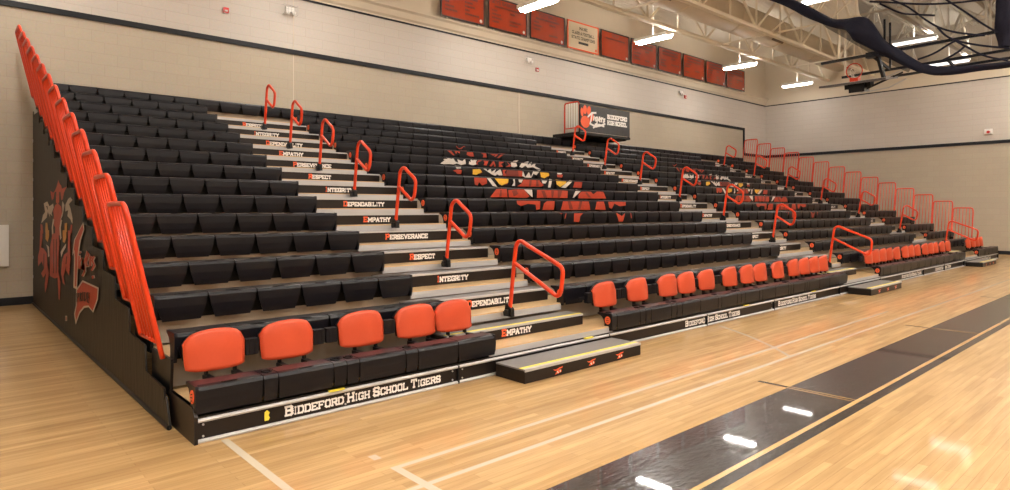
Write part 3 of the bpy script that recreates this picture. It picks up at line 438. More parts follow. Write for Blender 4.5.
# ================================================================== BLEACHER TIERS
F0 = .42
SEC = {'near left': (0.0, 2.65), 'long centre': (4.53, 11.92), 'long farther': (13.70, 21.05), 'short far right': (22.48, L)}
AISLE = [(2.65, 4.53), (11.92, 13.70), (21.05, 22.48)]
BOX = [(2.50, 4.62), (11.80, 13.80), (20.95, 22.6)]
AN = ['nearest', 'middle', 'farthest']
tiers = []
for r in range(NR):
    y0 = r * D_; y1 = (r + 1) * D_ + .05 if r < NR - 1 else YW - .03; z = DK(r)
    where = 'lowest bleacher tier resting on the gym floor, with lettered skirt board' if r == 0 else ('topmost bleacher tier against the tan block wall' if r == NR - 1 else '%s bleacher tier from the floor, wood deck with aluminium nosing' % NTH[r])
    t = thing('bleacher_tier', where, 'bleacher', (0, y0, 0), 'bleacher tiers')
    tiers.append(t)
    Lr = L + .28 if r == 0 else L
    dk = G().box(0, Lr, .13, y1 - y0, z - .03, z)
    ends = [(a_ + .004, b_ - .004) for a_, b_ in AISLE] if r < NR - 1 else []
    if r == 0: ends = [(2.80, 4.80), (12.2, 14.3), (21.45, 23.2)]
    for a_, b_ in ends: dk.box(a_, b_, .053, .13, z - .03, z)
    part('deck', dk, M['deck'], t)
    for a_, b_ in ends:
        part('nosing', G().prism([(.045, z - .03), (.07, z - .03), (.07, z - .05), (.053, z - .05)], 'x', a_, b_).box(a_, b_, .045, .053, z - .085, z - .012), M['alu'], t)
    if r:
        part('riser', G().box(0, L, .14, .16, DK(r - 1), z - .03), M['riser'], t)
    yb_ = D_ - .01 if r < NR - 1 else y1 - y0
    for x0, x1 in ((-.025, -.003), (Lr + .003, Lr + .025)):
        part('end_plate', G().prism([(.02, z - .085), (.05, z - .3 if r else .03), (yb_, z - .3 if r else .03), (yb_, z + .0), (.02, z + .0)], 'x', x0, x1), M['black_metal'], t)
t0 = tiers[0]
sk = part('skirt_board', G().box(0, L + .28, .035, .055, .005, .19).box(0, L + .28, .055, .14, .18, .19), M['panel'], t0)
for za, zb in ((.002, .026), (.152, .178)):
    part('skirt_rail', G().prism([(.012, za), (.035, za), (.035, zb), (.016, zb), (.006, (za + zb) / 2)], 'x', -.004, L + .28), M['alu'], t0)
part('side_panel', G().prism([(.0, .0), (.0, .20), (.05, .262), (.64, .262), (.64, .0)], 'x', -.03, -.004), M['panel'], t0)
part('side_panel', G().prism([(.0, .0), (.0, .20), (.05, .262), (.64, .262), (.64, .0)], 'x', L + .284, L + .31), M['panel'], t0)
for x in (2.38, 4.70, 6.945, 9.08, 11.9, 14.2, 17.4, 19.3, 21.4):
    part('skirt_joint', G().box(x - .008, x + .008, .004, .04, .004, .178), M['black_metal'], t0)
for x in (.04, 1.18, 2.32, 2.44, 6.89, 7.0, 9.02, 9.14):
    for zz in (.045, .13):
        part('bolt', G().tube([(x, .036, zz), (x, .026, zz)], .008, 8), M['alu'], t0)
def skirt_text(x0, w, h=.085, z0=.05):
    g = letters('BIDDEFORD HIGH SCHOOL TIGERS', x0, w, z0, h, .0335, weight=.27)
    o = link('lettering', flat_mesh(g, 'lettering', M['white_vinyl']), sk); return o
for x0, w in ((.65, 1.53), (6.41, 1.54), (9.27, 1.54), (15.75, 1.53), (18.53, 1.5), (23.4, 1.5)): skirt_text(x0, w)
part('yellow_tag', G().prism([(.49, .055), (.52, .055), (.53, .075), (.52, .095), (.53, .115), (.51, .135), (.49, .12)], 'y', .028, .0345), M['yellow'], t0)
for x in (1.02, 4.25, 8.05, 10.6): part('yellow_wedge', G().box(x, x + .14, .0, .03, .18, .192), M['yellow'], t0)

# ------------------------------------------------------------------ seat modules
_mod = {}
def module_mesh(w, kind='seat'):
    key = (round(w, 3), kind)
    if key in _mod: return _mod[key]
    a = w / 2 - .003
    tp = [0, 0, .0, .001, .005, .018, .040, .060] if kind == 'seat' else [0, 0, 0, 0, .001, .003, .006, .008]
    prof = [(.215, -.012), (.20, 0), (.05, 0.0), (.014, -.008), (.0, -.035), (.0, -.11), (.006, -.18), (.016, -.235)]
    if kind != 'seat': prof = prof[:5] + [(.0, -.10), (.004, -.16), (.012, -.205)]
    inner = [(.215, -.022), (.20, -.010), (.05, -.010), (.024, -.017), (.009, -.04), (.009, -.11), (.015, -.18), (.025, -.232)]
    if kind != 'seat': inner = inner[:5] + [(.009, -.10), (.013, -.16), (.021, -.202)]
    V = []
    for (y, z), t in zip(prof, tp): V += [(-a + t, y, z), (a - t, y, z)]
    for (y, z), t in zip(inner, tp): V += [(-a + t, y, z), (a - t, y, z)]
    n = len(prof); F = []
    for i in range(n - 1):
        F += [(2 * i, 2 * i + 1, 2 * i + 3, 2 * i + 2), (2 * n + 2 * i, 2 * n + 2 * i + 2, 2 * n + 2 * i + 3, 2 * n + 2 * i + 1)]
        F += [(2 * i, 2 * i + 2, 2 * n + 2 * i + 2, 2 * n + 2 * i), (2 * i + 1, 2 * n + 2 * i + 1, 2 * n + 2 * i + 3, 2 * i + 3)]
    F += [(0, 2 * n, 2 * n + 1, 1), (2 * n - 2, 2 * n - 1, 4 * n - 1, 4 * n - 2)]
    ms = [M['seat'], M['maroon']]
    mi = [1 if (kind == 'padded' and f < 8 and f % 4 == 0) else 0 for f in range(len(F))]
    me = mesh('seat_module', V, F, ms, False, mi); _mod[key] = me; return me
# a hand slot on each module's top edge
slot_me = G().prism([(-.05, .02), (.05, .02), (.06, .03), (.05, .04), (-.05, .04), (-.06, .03)], 'z', -.002, .0015).mesh('hand_slot', M['seat_dark'])
def cap_mesh(b):
    k = b / .24
    P = [(.006, 0.0), (.225, 0.0), (.23, -.02), (.21, -.028), (.165, -.05), (.135, -.095), (.12, -.14), (.120, -.19), (.127, -.225), (.12, -.24), (.022, -.24), (.004, -.18), (-.002, -.10), (0, -.03)]
    return G().prism([(y, z * k) for y, z in P], 'x', -.012, .012).mesh('end_cap', M['seat'])
cap_me, cap_front = cap_mesh(.24), cap_mesh(.208)
def disc(r, x, y, z, n=16): return [(x, y + r * math.cos(2 * PI * k / n), z + r * math.sin(2 * PI * k / n)) for k in range(n)]
g = G(); g.prism([(.066 + .043 * math.cos(2 * PI * k / 16), -.085 + .05 * math.sin(2 * PI * k / 16)) for k in range(16)], 'x', -.018, -.0115); med_me = g.mesh('medallion', M['orange_vinyl'])
g = G()
for a, b in (((.05, -.06), (.08, -.07)), ((.045, -.085), (.085, -.09)), ((.05, -.108), (.08, -.115))): g.bar((-.019, a[0], a[1]), (-.019, b[0], b[1]), .004, .006)
stripe_me = g.mesh('medallion_stripe', M['seat_dark'])
def add_cap(t, x, medal, me):
    c = link('end_cap', me, t, (x, 0, 0))
    if medal: link('medallion', med_me, c); link('medallion_stripe', stripe_me, c)
def bench(r, x0, x1, widths, label, padded=None, slots=True):
    t = thing('bleacher_bench', label, 'bench', (0, r * D_, ST(r) if r else F0), 'black bench rows')
    x = x0
    for i, w in enumerate(widths):
        o = link('seat_module', module_mesh(w, 'seat' if padded is None else ('padded' if padded[i] else 'console')), t, (x + w / 2, 0, 0))
        if padded is not None and not padded[i]: o.name = 'cup_holder_console'
        if slots and r < 6 and w > .25: link('hand_slot', slot_me, o, (0, 0, 0))
        x += w
    part('seat_beam_and_backing', G().box(x0 + .01, x1 - .01, .06, .12, -.09, -.012).box(x0 + .01, x1 - .01, .12, .128, -.232 if r else -.20, -.03), M['seat_dark'], t)  # beam, plus a dark plate added behind the modules to keep their gaps black
    me = cap_me if padded is None else cap_front
    add_cap(t, x0 + .009, r == 0 or x0 > 1, me); add_cap(t, x1 - .009, False, me)
    return t
for r in range(1, NR):
    if r == NR - 1:
        nm = 58; bench(r, 0, L, [L / nm] * nm, 'topmost unbroken row of black bench seats against the back wall'); continue
    for s, (a, b) in SEC.items():
        if s == 'near left':
            wd = [(b - a) / 6] * 6
        else:
            n = {'long centre': 17, 'long farther': 16, 'short far right': 7}[s]; wd = [(b - a) / n] * n
        bench(r, a, b, wd, 'row of black bench seats, %s tier from the floor, %s section' % (NTH[r], s))

# ------------------------------------------------------------------ front row: padded seats, consoles, orange chair backs
CHAIRS = {'near left': [.235, .825, 1.535, 2.14, 2.61], 'long centre': [5.08, 5.79, 6.52, 7.01, 7.58, 8.30, 8.88, 9.36, 10.03, 10.68, 11.15, 11.61, 12.05],
          'long farther': [14.62, 15.10, 15.57, 16.04, 16.59, 17.24, 17.72, 18.26, 18.95, 19.48, 19.95, 20.61, 21.22], 'short far right': [23.60, 24.25, 24.78, 25.28]}
FRONT = {'near left': (-.02, 2.85), 'long centre': (4.74, 12.27), 'long farther': (14.2, 21.5), 'short far right': (23.15, 25.86)}
def chair_mesh(name='backrest', m='orange', dy=0.0, th=.026, k=1.0):
    nu, nv = 14, 10; V = []
    for side in (0, 1):
        for j in range(nv + 1):
            v = j / nv
            for i in range(nu + 1):
                u = -1 + 2 * i / nu
                hw = .234 - .012 * (1 - v) ** 2
                zt = .262 + .058 * (1 - u * u); z = v * zt
                c = max(0, abs(u) - .62) / .38
                if v > .7: z -= (v - .7) / .3 * .055 * c ** 2.5
                if v < .25: z += (.25 - v) / .25 * .016 * c ** 2
                y = .062 * u * u - .02 * (v - .35) ** 2 + .03 * v + .03 * max(0, v - .6) ** 2 * 4 + (0 if side == 0 else th - .012 * max(abs(u) ** 6, abs(2 * v - 1) ** 6))
                V.append((u * hw * k, y + dy, .14 + (z - .14) * k))
    nn = (nu + 1) * (nv + 1); F = []
    q = lambda s, i, j: s * nn + j * (nu + 1) + i
    for j in range(nv):
        for i in range(nu):
            F += [(q(0, i, j), q(0, i + 1, j), q(0, i + 1, j + 1), q(0, i, j + 1)), (q(1, i, j), q(1, i, j + 1), q(1, i + 1, j + 1), q(1, i + 1, j))]
    for i in range(nu):
        F += [(q(0, i, 0), q(1, i, 0), q(1, i + 1, 0), q(0, i + 1, 0)), (q(0, i, nv), q(0, i + 1, nv), q(1, i + 1, nv), q(1, i, nv))]
    for j in range(nv):
        F += [(q(0, 0, j), q(0, 0, j + 1), q(1, 0, j + 1), q(1, 0, j)), (q(0, nu, j), q(1, nu, j), q(1, nu, j + 1), q(0, nu, j + 1))]
    return mesh(name, V, F, M[m], True)
def chair_proto():
    t = thing('stadium_chair', 'x', 'chair', (0, 0, 0), 'orange chair backs on the front bench')
    link('backrest', chair_mesh(), t, (0, .31, .026))
    link('back_shell', chair_mesh('back_shell', 'black_metal', .024, .045, .965), t, (0, .31, .026))
    for sx in (-.06, .16):
        part('post', G().bar((sx, .41, -.03), (sx, .425, .2), .04, .02).box(sx - .025, sx + .025, .19, .42, -.05, -.02).box(sx - .02, sx + .02, .402, .442, .08, .14), M['black_metal'], t)
    return t
CP = chair_proto(); first = True
for s, cs in CHAIRS.items():
    a, b = FRONT[s]; wd = []; pad = []; x = a
    for i, c in enumerate(cs):
        nxt = cs[i + 1] if i + 1 < len(cs) else None
        l = x; rgt = min(c + .235, b) if nxt is None else min(c + .235, (c + nxt) / 2)
        if i == 0 and c - .26 > l + .05: wd.append(c - .24 - l); pad.append(False); l = c - .24
        if nxt is None: rgt = b
        wd.append(rgt - l); pad.append(True); x = rgt
        if nxt is not None and nxt - .235 - rgt > .04:
            gap = nxt - .235 - rgt; k = 2 if gap > .17 else 1
            wd += [gap / k] * k; pad += [False] * k; x = nxt - .235
    t = bench(0, a, b, wd, 'front bench of padded black seats under orange chair backs, %s section' % s, pad)
    x = a
    for w, p_ in zip(wd, pad):
        if not p_:
            g = G().prism([(x + .012, .085), (x + w - .012, .085), (x + w - .006, .10), (x + w - .006, .19), (x + w - .012, .215), (x + .012, .215), (x + .006, .19), (x + .006, .10)], 'y', .395, .46)
            g.box(x - .10, x + w + .10, .445, .455, .135, .165)
            for rx in (.33, .67): g.box(x + w * rx - .004, x + w * rx + .004, .391, .396, .09, .21)
            part('armrest', g, M['seat'], t)
            part('cup_ring', G().tube([(x + w / 2 + .036 * math.cos(q_ * PI / 6), .10 + .036 * math.sin(q_ * PI / 6), .003) for q_ in range(12)], .007, 6, closed=True), M['seat_dark'], t)
        x += w
    for i, c in enumerate(cs):
        lab = 'orange chair back, %s from the left on the front bench, %s section' % (NTH[i], s)
        if first: CP.location = (c, 0, F0); CP['label'] = lab; first = False
        else: copy_tree(CP, (c, 0, F0), lab)

# ------------------------------------------------------------------ artwork printed across the seat fronts
def seat_art(dx, sec):
    rows = {}
    for r, c, pl in SEAT_ART: rows.setdefault((r, c), []).append(pl)
    for (r, c), pls in rows.items():
        b = [o for o in C.objects if o.name.startswith('bleacher_bench') and ('%s tier' % NTH[r]) in o['label'] and sec in o['label'] and abs(o.location.y - r * D_) < .01][0]
        g = G(); n = {'r': 2, 'o': 1, 'w': 3, 'y': 4}[c]
        for k, pl in enumerate(pls):
            def yy(z): return (-.0012 if z > -.11 else -.0012 + (-.11 - z) / .07 * .006 if z > -.18 else .0048 + (-.18 - z) / .055 * .010) - .0008 * n - .00005 * k
            # split each outline at the bends of the seat face
            for lo, hi in ((-.11, -.028), (-.18, -.11), (-.24, -.18)):
                q = [tuple(p) for p in pl]
                for sgn, lim in ((1, lo), (-1, hi)):
                    out = []
                    for i in range(len(q)):
                        a_, b_ = q[i - 1], q[i]; fa, fb = sgn * (a_[1] - lim), sgn * (b_[1] - lim)
                        if (fa >= 0) != (fb >= 0):
                            tt = fa / (fa - fb); out.append((a_[0] + tt * (b_[0] - a_[0]), a_[1] + tt * (b_[1] - a_[1])))
                        if fb >= 0: out.append(b_)
                    q = out
                if len(q) > 2: g.add([(x + dx, yy(z), z) for x, z in q], [tuple(range(len(q)))])
        if g.F:
            link('tiger_print', mesh('tiger_print', g.V, g.F, M['art_' + c], False, recalc=False), b)
seat_art(0, 'long centre'); seat_art(9.22, 'long farther')

# ================================================================== STAIRWAYS
WORDS = ['EMPATHY', 'DEPENDABILITY', 'INTEGRITY', 'RESPECT', 'PERSEVERANCE']
WW = {'EMPATHY': .46, 'DEPENDABILITY': .72, 'INTEGRITY': .5, 'RESPECT': .41, 'PERSEVERANCE': .72}
for ai in range(3):
    bx0, bx1 = BOX[ai]; a0 = AISLE[ai][0]
    for r in range(14):
        z = DK(r); w = WORDS[r % 5]
        t = thing('aisle_step', 'half step lettered %s, %s up in the %s stairway' % (w, NTH[r], AN[ai]), 'step', (0, r * D_, z), 'half steps of the stairways')
        ft = .37; bt = D_ + .05
        hb_ = .118 if r == 0 else .138
        bo = part('step_body', G().box(bx0, bx1, ft, bt, .001, hb_), M['panel'], t)
        part('tread', G().box(bx0, bx1, ft + .045, bt, hb_, hb_ + .014), M['tread'], t)
        part('nosing', G().prism([(ft - .008, hb_ - .006), (ft - .008, hb_ + .016), (ft + .045, hb_ + .016), (ft + .045, hb_ + .0005), (ft, hb_ + .0005), (ft, hb_ - .006)], 'x', bx0, bx1), M['alu'], t)
        if r == 0: part('yellow_stripe', G().box(bx0, bx1, ft + .02, ft + .06, hb_ + .016, hb_ + .0185), M['yellow'], t)
        g = letters(w, a0 + .61, WW[w], .024 if r == 0 else .032, .082, ft - .0015, first=True, small=.84, weight=.30)
        link('lettering', flat_mesh(g, 'lettering', [M['white_vinyl'], M['orange_vinyl']]), bo)
# loose floor steps
FS = [(2.84, 4.71), (12.25, 14.08), (21.4, 23.1)]
for ai, (x0, x1) in enumerate(FS):
    t = thing('floor_step', 'low black floor step with yellow stripe at the foot of the %s stairway' % AN[ai], 'step', (x0, 0, 0), 'floor steps')
    w = x1 - x0
    bo = part('step_body', G().prism([(-.44, .004), (-.44, .125), (-.015, .125), (-.015, .004)], 'x', 0, w), M['panel'], t)
    part('tread', G().box(0.0, w, -.44, -.015, .125, .14), M['tread'], t)
    part('nosing', G().prism([(-.448, .118), (-.448, .143), (-.40, .143), (-.40, .141), (-.442, .118)], 'x', 0, w), M['alu'], t)
    part('yellow_stripe', G().box(.0, w, -.40, -.355, .1405, .1435), M['yellow'], t)
    for fx in (.24, .52, .78):
        # small paw-and-script emblem: tilted orange swash with a tail
        c = fx * w + .02; g = G()
        P = [(-.075, .078), (-.03, .072), (.02, .085), (.075, .088), (.06, .074), (.015, .068), (.018, .05), (.055, .058), (.05, .036), (.0, .026), (-.045, .022), (-.03, .04), (-.01, .062), (-.04, .058)]
        g.add([(c + x, -.4415, z) for x, z in P], [tuple(range(len(P)))])
        link('emblem', mesh('emblem', g.V, g.F, M['orange_vinyl'], recalc=False), bo)
        g = G()
        for q in ([(-.02, .05), (.0, .03), (.012, .033), (-.006, .054)], [(.022, .06), (.03, .036), (.042, .04), (.036, .062)]): g.add([(c + x, -.442, z) for x, z in q], [(0, 1, 2, 3)])
        link('emblem_mark', mesh('emblem_mark', g.V, g.F, M['white_vinyl'], recalc=False), bo)

# handrails in the stairways
def handrail_mesh(long):
    if long:
        loop = [(-.06, .02), (-.15, .70), (-.17, .80), (-.25, .84), (-.34, .79), (-.80, .615), (-.90, .56), (-.885, .42), (-.865, .29), (-.80, .255), (-.72, .30), (-.15, .57)]
    else:
        loop = [(-.05, .02), (-.15, .68), (-.17, .775), (-.27, .825), (-.36, .755), (-.52, .66), (-.565, .60), (-.545, .48), (-.52, .385), (-.45, .345), (-.37, .40), (-.145, .54)]
    P = smooth_path([(0, y, z) for y, z in loop], 3)
    return G().tube(P, .024, 10).mesh('rail_tube', M['rail'], True)
RL, RS = handrail_mesh(True), handrail_mesh(False)
base_me = G().prism([(-.10, -.06), (-.095, .03), (-.03, .085), (.0, .085), (.015, .0), (.045, -.012), (.042, -.02), (.032, -.06)], 'x', -.026, .026).box(-.065, -.026, -.07, -.02, -.05, .02).mesh('rail_socket', M['black_metal'])
RX = [3.55, 12.78, 21.60]
for ai in range(3):
    for k, r in enumerate(range(1, 14, 2)):
        lab = ('long orange handrail at the foot of the %s stairway' % AN[ai]) if k == 0 else 'orange P-shaped handrail, %s up in the %s stairway' % (NTH[k], AN[ai])
        t = thing('handrail', lab, 'handrail', (RX[ai], r * D_, DK(r)), 'stairway handrails')
        link('rail_tube', RL if k == 0 else RS, t); link('rail_socket', base_me, t, (0, -.01, .01))

# end rails on both ends, leaning outward
def end_rail(side):
    lean = lambda z: -side * 0
    X = lambda z: (-.05 - .215 * z) * (1 if side < 0 else -1)
    p = lambda y, z: (X(z), y, z)
    fr = G().tube(smooth_path([p(.11, .0), p(.11, .9), p(.11, 1.18), p(.15, 1.238), p(.23, 1.24), p(.57, 1.24), p(.665, 1.238), p(.705, 1.18), p(.705, .9), p(.705, .11)], 2), .021, 8)
    fr.tube([p(.11, .13), p(.705, .11)], .017, 8)
    bars = [G().tube([p(y, .12), p(y, 1.225)], .011, 6).mesh('bar', M['rail'], True) for y in (.21, .31, .41, .51, .61)]
    return fr.mesh('rail_frame', M['rail'], True), bars
for side, X0, nm in ((-1, -.01, 'left'), (1, L + .01, 'right')):
    fm, bars = end_rail(side)
    for k in range(1, 15):
        t = thing('end_rail', 'orange barred end rail, %s panel up on the %s end of the bleachers' % (NTH[k - 1], nm), 'railing', (X0, k * D_, DK(k)), 'end rails')
        link('rail_frame', fm, t)
        for b in bars: link('bar', b, t)

# vinyl end curtain with the printed emblem
P = [(.46, .012), (YW - .10, .012), (YW - .10, DK(14) - .12)]
for k in range(14, 0, -1):
    P += [((k + .98) * D_ if k < 14 else YW - .10, DK(k) - .19), (k * D_ + .02, DK(k) - .19 - .03)]
P += [(.62, DK(1) - .33), (.58, .24)]
cu = tag(part('end_curtain', G().prism(P, 'x', -.075, -.060), M['curtain'], None), 'black vinyl curtain with printed tiger face closing the left end of the bleachers', 'curtain')
for i, (c, pl) in enumerate(CURTAIN_ART):
    nm = {'o': 'orange_print', 'w': 'white_print', 'y': 'amber_print', 'k': 'black_print'}[c]
    ms = {'o': 'cur_o', 'w': 'cur_w', 'y': 'cur_y', 'k': 'curtain'}[c]
    xx = -.0765 - .0006 * i if c != 'w' or i < 8 else -.0765 - .0006 * i
    link(nm, mesh(nm, [(xx, y, z) for y, z in pl], [tuple(range(len(pl)))], M[ms], recalc=False), cu)
part('hem_tube', G().tube([(-.075, .47, .02), (-.075, YW - .1, .02)], .02, 8), M['black_metal'], cu)
for k in range(8):
    part('grommet', G().tube([(-.082, YW - .14, .5 + k * .35), (-.070, YW - .14, .5 + k * .35)], .03, 8), M['alu'], cu)

# ================================================================== CAMERA PLATFORM ON THE BACK WALL
PX0, PX1, PY = 13.60, 16.12, 8.30
pf = thing('camera_platform', 'black filming platform above the top rows at the back wall', 'platform', (0, 0, 0))
part('deck_slab', G().box(PX0, PX1 + .05, PY, YW - .06, 4.07, 4.15), M['black_metal'], pf)
for x in (PX0 + .06, (PX0 + PX1) / 2, PX1 - .06):
    part('bracket', G().box(x - .03, x + .03, PY + .1, YW - .06, 4.03, 4.07), M['black_metal'], pf)
part('wall_panel', G().box(PX0, PX1, YW - .06, YW - .003, 4.03, 4.15), M['black_metal'], pf)
for x in (PX0 + .02, PX1 - .02):
    part('post', G().bar((x, PY + .03, 4.15), (x, PY + .03, 5.0), .04), M['black_metal'], pf)
part('top_rail', G().bar((PX0 + .02, PY + .03, 4.98), (PX1 - .02, PY + .03, 4.98), .04), M['black_metal'], pf)
bn = tag(part('platform_banner', G().box(PX0, PX1, PY - .012, PY - .002, 4.16, 5.01), M['vinyl_k'], None), 'black school banner with orange paw on the filming platform front', 'banner')
yb = PY - .0135
def ell(cx, cz, a, b, rot=0, n=18):
    c, s = math.cos(rot), math.sin(rot)
    return [(cx + a * math.cos(t) * c - b * math.sin(t) * s, cz + a * math.cos(t) * s + b * math.sin(t) * c) for t in [2 * PI * k / n for k in range(n)]]
def flat(name, polys, y, m, parent):
    g = G()
    for k, pl in enumerate(polys): g.add([(x, y - 5e-5 * k, z) for x, z in pl], [tuple(range(len(pl)))])
    return link(name, mesh(name, g.V, g.F, m, recalc=False), parent)
flat('paw_print', [ell(PX0 + .24, 4.47, .22, .19), ell(PX0 + .08, 4.76, .065, .14, .1), ell(PX0 + .22, 4.85, .09, .145), ell(PX0 + .41, 4.84, .09, .145, -.2), ell(PX0 + .54, 4.64, .09, .15, -.3)], yb, M['orange_vinyl'], bn)
def strokes(S, w):
    out = []
    for s in S:
        for a, b in zip(s, s[1:]):
            dx, dz = b[0] - a[0], b[1] - a[1]; n = math.hypot(dx, dz); px, pz = -dz / n * w, dx / n * w; ex, ez = dx / n * w * .6, dz / n * w * .6
            out.append([(a[0] - ex + px, a[1] - ez + pz), (a[0] - ex - px, a[1] - ez - pz), (b[0] + ex - px, b[1] + ez - pz), (b[0] + ex + px, b[1] + ez + pz)])
    return out
SCR = [[(.36, .42), (.55, .56), (.75, .58)], [(.56, .55), (.52, .36), (.46, .2)], [(.66, .46), (.64, .34)], [(.80, .44), (.72, .42), (.74, .33), (.82, .36), (.82, .45), (.80, .24), (.70, .2)], [(.88, .37), (.97, .41), (.92, .46), (.88, .36), (.95, .32)], [(1.03, .45), (1.02, .32)], [(1.03, .42), (1.10, .44)], [(1.2, .42), (1.13, .40), (1.18, .35), (1.11, .31)], [(.5, .2), (.75, .14), (1.0, .2), (1.2, .27)], [(.62, .1), (.9, .22), (1.15, .18)]]
flat('script_lettering', strokes([[(PX0 + x, 4.22 + z) for x, z in s] for s in SCR], .030), yb - .003, M['white_vinyl'], bn)
for txt, z in (('BIDDEFORD', 4.66), ('HIGH SCHOOL', 4.47)):
    link('lettering', flat_mesh(letters(txt, PX0 + 1.32, 1.05, z, .15, yb, small=1, weight=.34), 'lettering', M['white_vinyl']), bn)
gr = thing('guard_rail', 'orange barred guard rail on the left side of the filming platform', 'railing', (PX0 + .03, PY, 4.15))
part('rail_frame', G().tube(smooth_path([(0, .06, 0), (0, .06, .86), (0, .08, .93), (0, .15, .95), (0, .60, .95), (0, .66, .93), (0, .68, .86), (0, .68, 0)], 1), .022, 8).tube([(0, .06, .14), (0, .68, .14)], .018, 8), M['rail'], gr, True)
for k in range(5): part('bar', G().tube([(0, .16 + k * .105, .14), (0, .16 + k * .105, .94)], .009, 6), M['white_paint'], gr)

# ================================================================== BANNERS
BT = [None, ['BOYS BASKETBALL', 1], ['FOOTBALL', 1], None, ['GOLF', 1]]
for i in range(10):
    x0 = 8.96 + 1.717 * i; w = 1.58; z0, z1 = 7.05, 7.99; cream = i == 3
    lab = 'cream football banner with orange border, fourth from the left' if cream else 'orange championship banner with dark border, %s from the left on the back wall' % (NTH[i])
    t = tag(link('championship_banner', None, None, (x0, YW - .19, 0)), lab, 'banner', 'championship banners along the back wall')
    part('panel', G().box(0.04, w - .04, 0, .012, z0 + .04, z1 - .04), M['ban_c'] if cream else M['ban_o'], t)
    bd = G()
    for q in ((0, w, z0, z0 + .045), (0, w, z1 - .045, z1), (0, .045, z0 + .045, z1 - .045), (w - .045, w, z0 + .045, z1 - .045)): bd.box(q[0], q[1], -.006, .018, q[2], q[3])
    part('border', bd, M['orange_vinyl'] if cream else M['ban_k'], t)
    tm = M['ban_k'] if cream else M['ban_txt']
    def put(txt, xc, ww, z, h): link('lettering', flat_mesh(letters(txt, xc - ww / 2, ww, z, h, -.004, small=1, weight=.22), 'lettering', tm), t)
    if cream:
        put('MAINE', w / 2, .42, 7.74, .1); put('CLASS A FOOTBALL', w / 2, 1.15, 7.57, .1); put('STATE CHAMPIONS', w / 2, 1.2, 7.41, .1)
        flat('faded_line', [[(w / 2 - .25, 7.26), (w / 2 + .25, 7.26), (w / 2 + .25, 7.34), (w / 2 - .25, 7.34)]], -.004, tm, t)
    elif i < len(BT) and BT[i]: put(BT[i][0], w / 2, min(1.3, .1 * len(BT[i][0])), 7.81, .1)
    if not cream:
        rnd = random.Random(i); pl = []
        def dash(xa, xb, z, h):
            x = xa
            while x < xb - .02:
                ww = min(xb - x, rnd.uniform(.02, .05)); pl.append([(x, z), (x + ww, z), (x + ww, z + h), (x, z + h)]); x += ww + .014
        if not (i < len(BT) and BT[i]): dash(.25, w - .25, 7.81, .08)
        dash(.25, w - .25, 7.70, .06)
        if i != 4:
            for k in range(4):
                if rnd.random() < .85: dash(.15, rnd.uniform(.3, .6), 7.58 - k * .11, .055)
                if rnd.random() < .6: dash(.85, rnd.uniform(1.0, 1.4), 7.58 - k * .11, .055)
        flat('faded_line', pl, -.004, tm, t)
    flat('corner_mark', [ell(w - .14, 7.17, .05, .05)], -.0045, M['white_vinyl'] if not cream else M['orange_vinyl'], t)
    part('hanger', G().box(.2, .24, .0, .17, 7.02, 7.06).box(w - .24, w - .2, .0, .17, 7.02, 7.06), M['steel_paint'], t)

# ================================================================== WALL DEVICES
def cage_light(x, z, label):
    t = thing('emergency_light', label, 'emergency light', (x, YW, z)); t.scale = (.7, .7, .7)
    part('housing', G().box(-.14, .14, -.12, -.004, -.07, .07), M['white_paint'], t)
    for s in (-.1, .1): part('lamp_head', G().tube([(s, -.10, -.09), (s, -.19, -.11)], [.05, .065], 12), M['white_paint'], t)
    g = G()
    for k in range(5): g.tube([(-.22 + k * .11, -.004, -.18), (-.22 + k * .11, -.22, -.16), (-.22 + k * .11, -.22, .12), (-.22 + k * .11, -.004, .14)], .005, 5)
    for zz in (-.15, -.02, .11): g.tube([(-.22, -.22, zz), (.22, -.22, zz)], .005, 5)
    part('wire_cage', g, M['alu'], t)
cage_light(4.74, 6.35, 'caged white emergency light on the pale wall beside the red alarm, upper left'); cage_light(12.47, 6.41, 'caged white emergency light on the pale wall below the first banners')
cage_light(21.02, 6.45, 'caged white emergency light on the pale wall below the eighth banner')
for x, z, lab in ((3.32, 6.05, 'red fire alarm strobe on the pale wall, upper left'), (12.87, 6.16, 'red fire alarm strobe on the pale wall above the nearest benches, mid wall'), (21.39, 6.30, 'red fire alarm strobe on the pale wall above the filming platform')):
    t = thing('fire_alarm', lab, 'fire alarm', (x, YW, z)); t.scale = (.6, .6, .6)
    part('base', G().prism([(-.09, -.1), (.09, -.1), (.1, -.09), (.1, .09), (.09, .1), (-.09, .1), (-.1, .09), (-.1, -.09)], 'y', -.06, -.003), M['red'], t)
    part('strobe_lens', G().prism([(-.05, -.05), (.05, -.05), (.05, .0), (-.05, .0)], 'y', -.09, -.06), M['white_paint'], t)
    part('guard', G().tube([(.13 * math.cos(k * PI / 8), -.1, .13 * math.sin(k * PI / 8)) for k in range(16)], .006, 5, closed=True).tube([(-.13, -.1, 0), (-.13, -.004, 0)], .006, 5).tube([(.13, -.1, 0), (.13, -.004, 0)], .006, 5), M['alu'], t)
t = thing('wall_cabinet', 'white panel cabinet on the tan wall at the left edge', 'cabinet', (-.84, YW, 1.07))
part('box', G().box(-.42, .42, -.10, -.004, -.36, .37), M['white_paint'], t)
part('door', G().box(-.38, .38, -.112, -.10, -.32, .33), M['white_paint'], t)
t = thing('wall_speaker', 'small white caged device on the far wall above the black trim', 'wall device', (XW, .74, 4.65))
part('housing', G().box(-.10, -.004, -.12, .12, -.1, .1), M['white_paint'], t)
part('lens', G().tube([(-.10, 0, -.02), (-.14, 0, -.03)], [.06, .04], 10), M['red'], t)

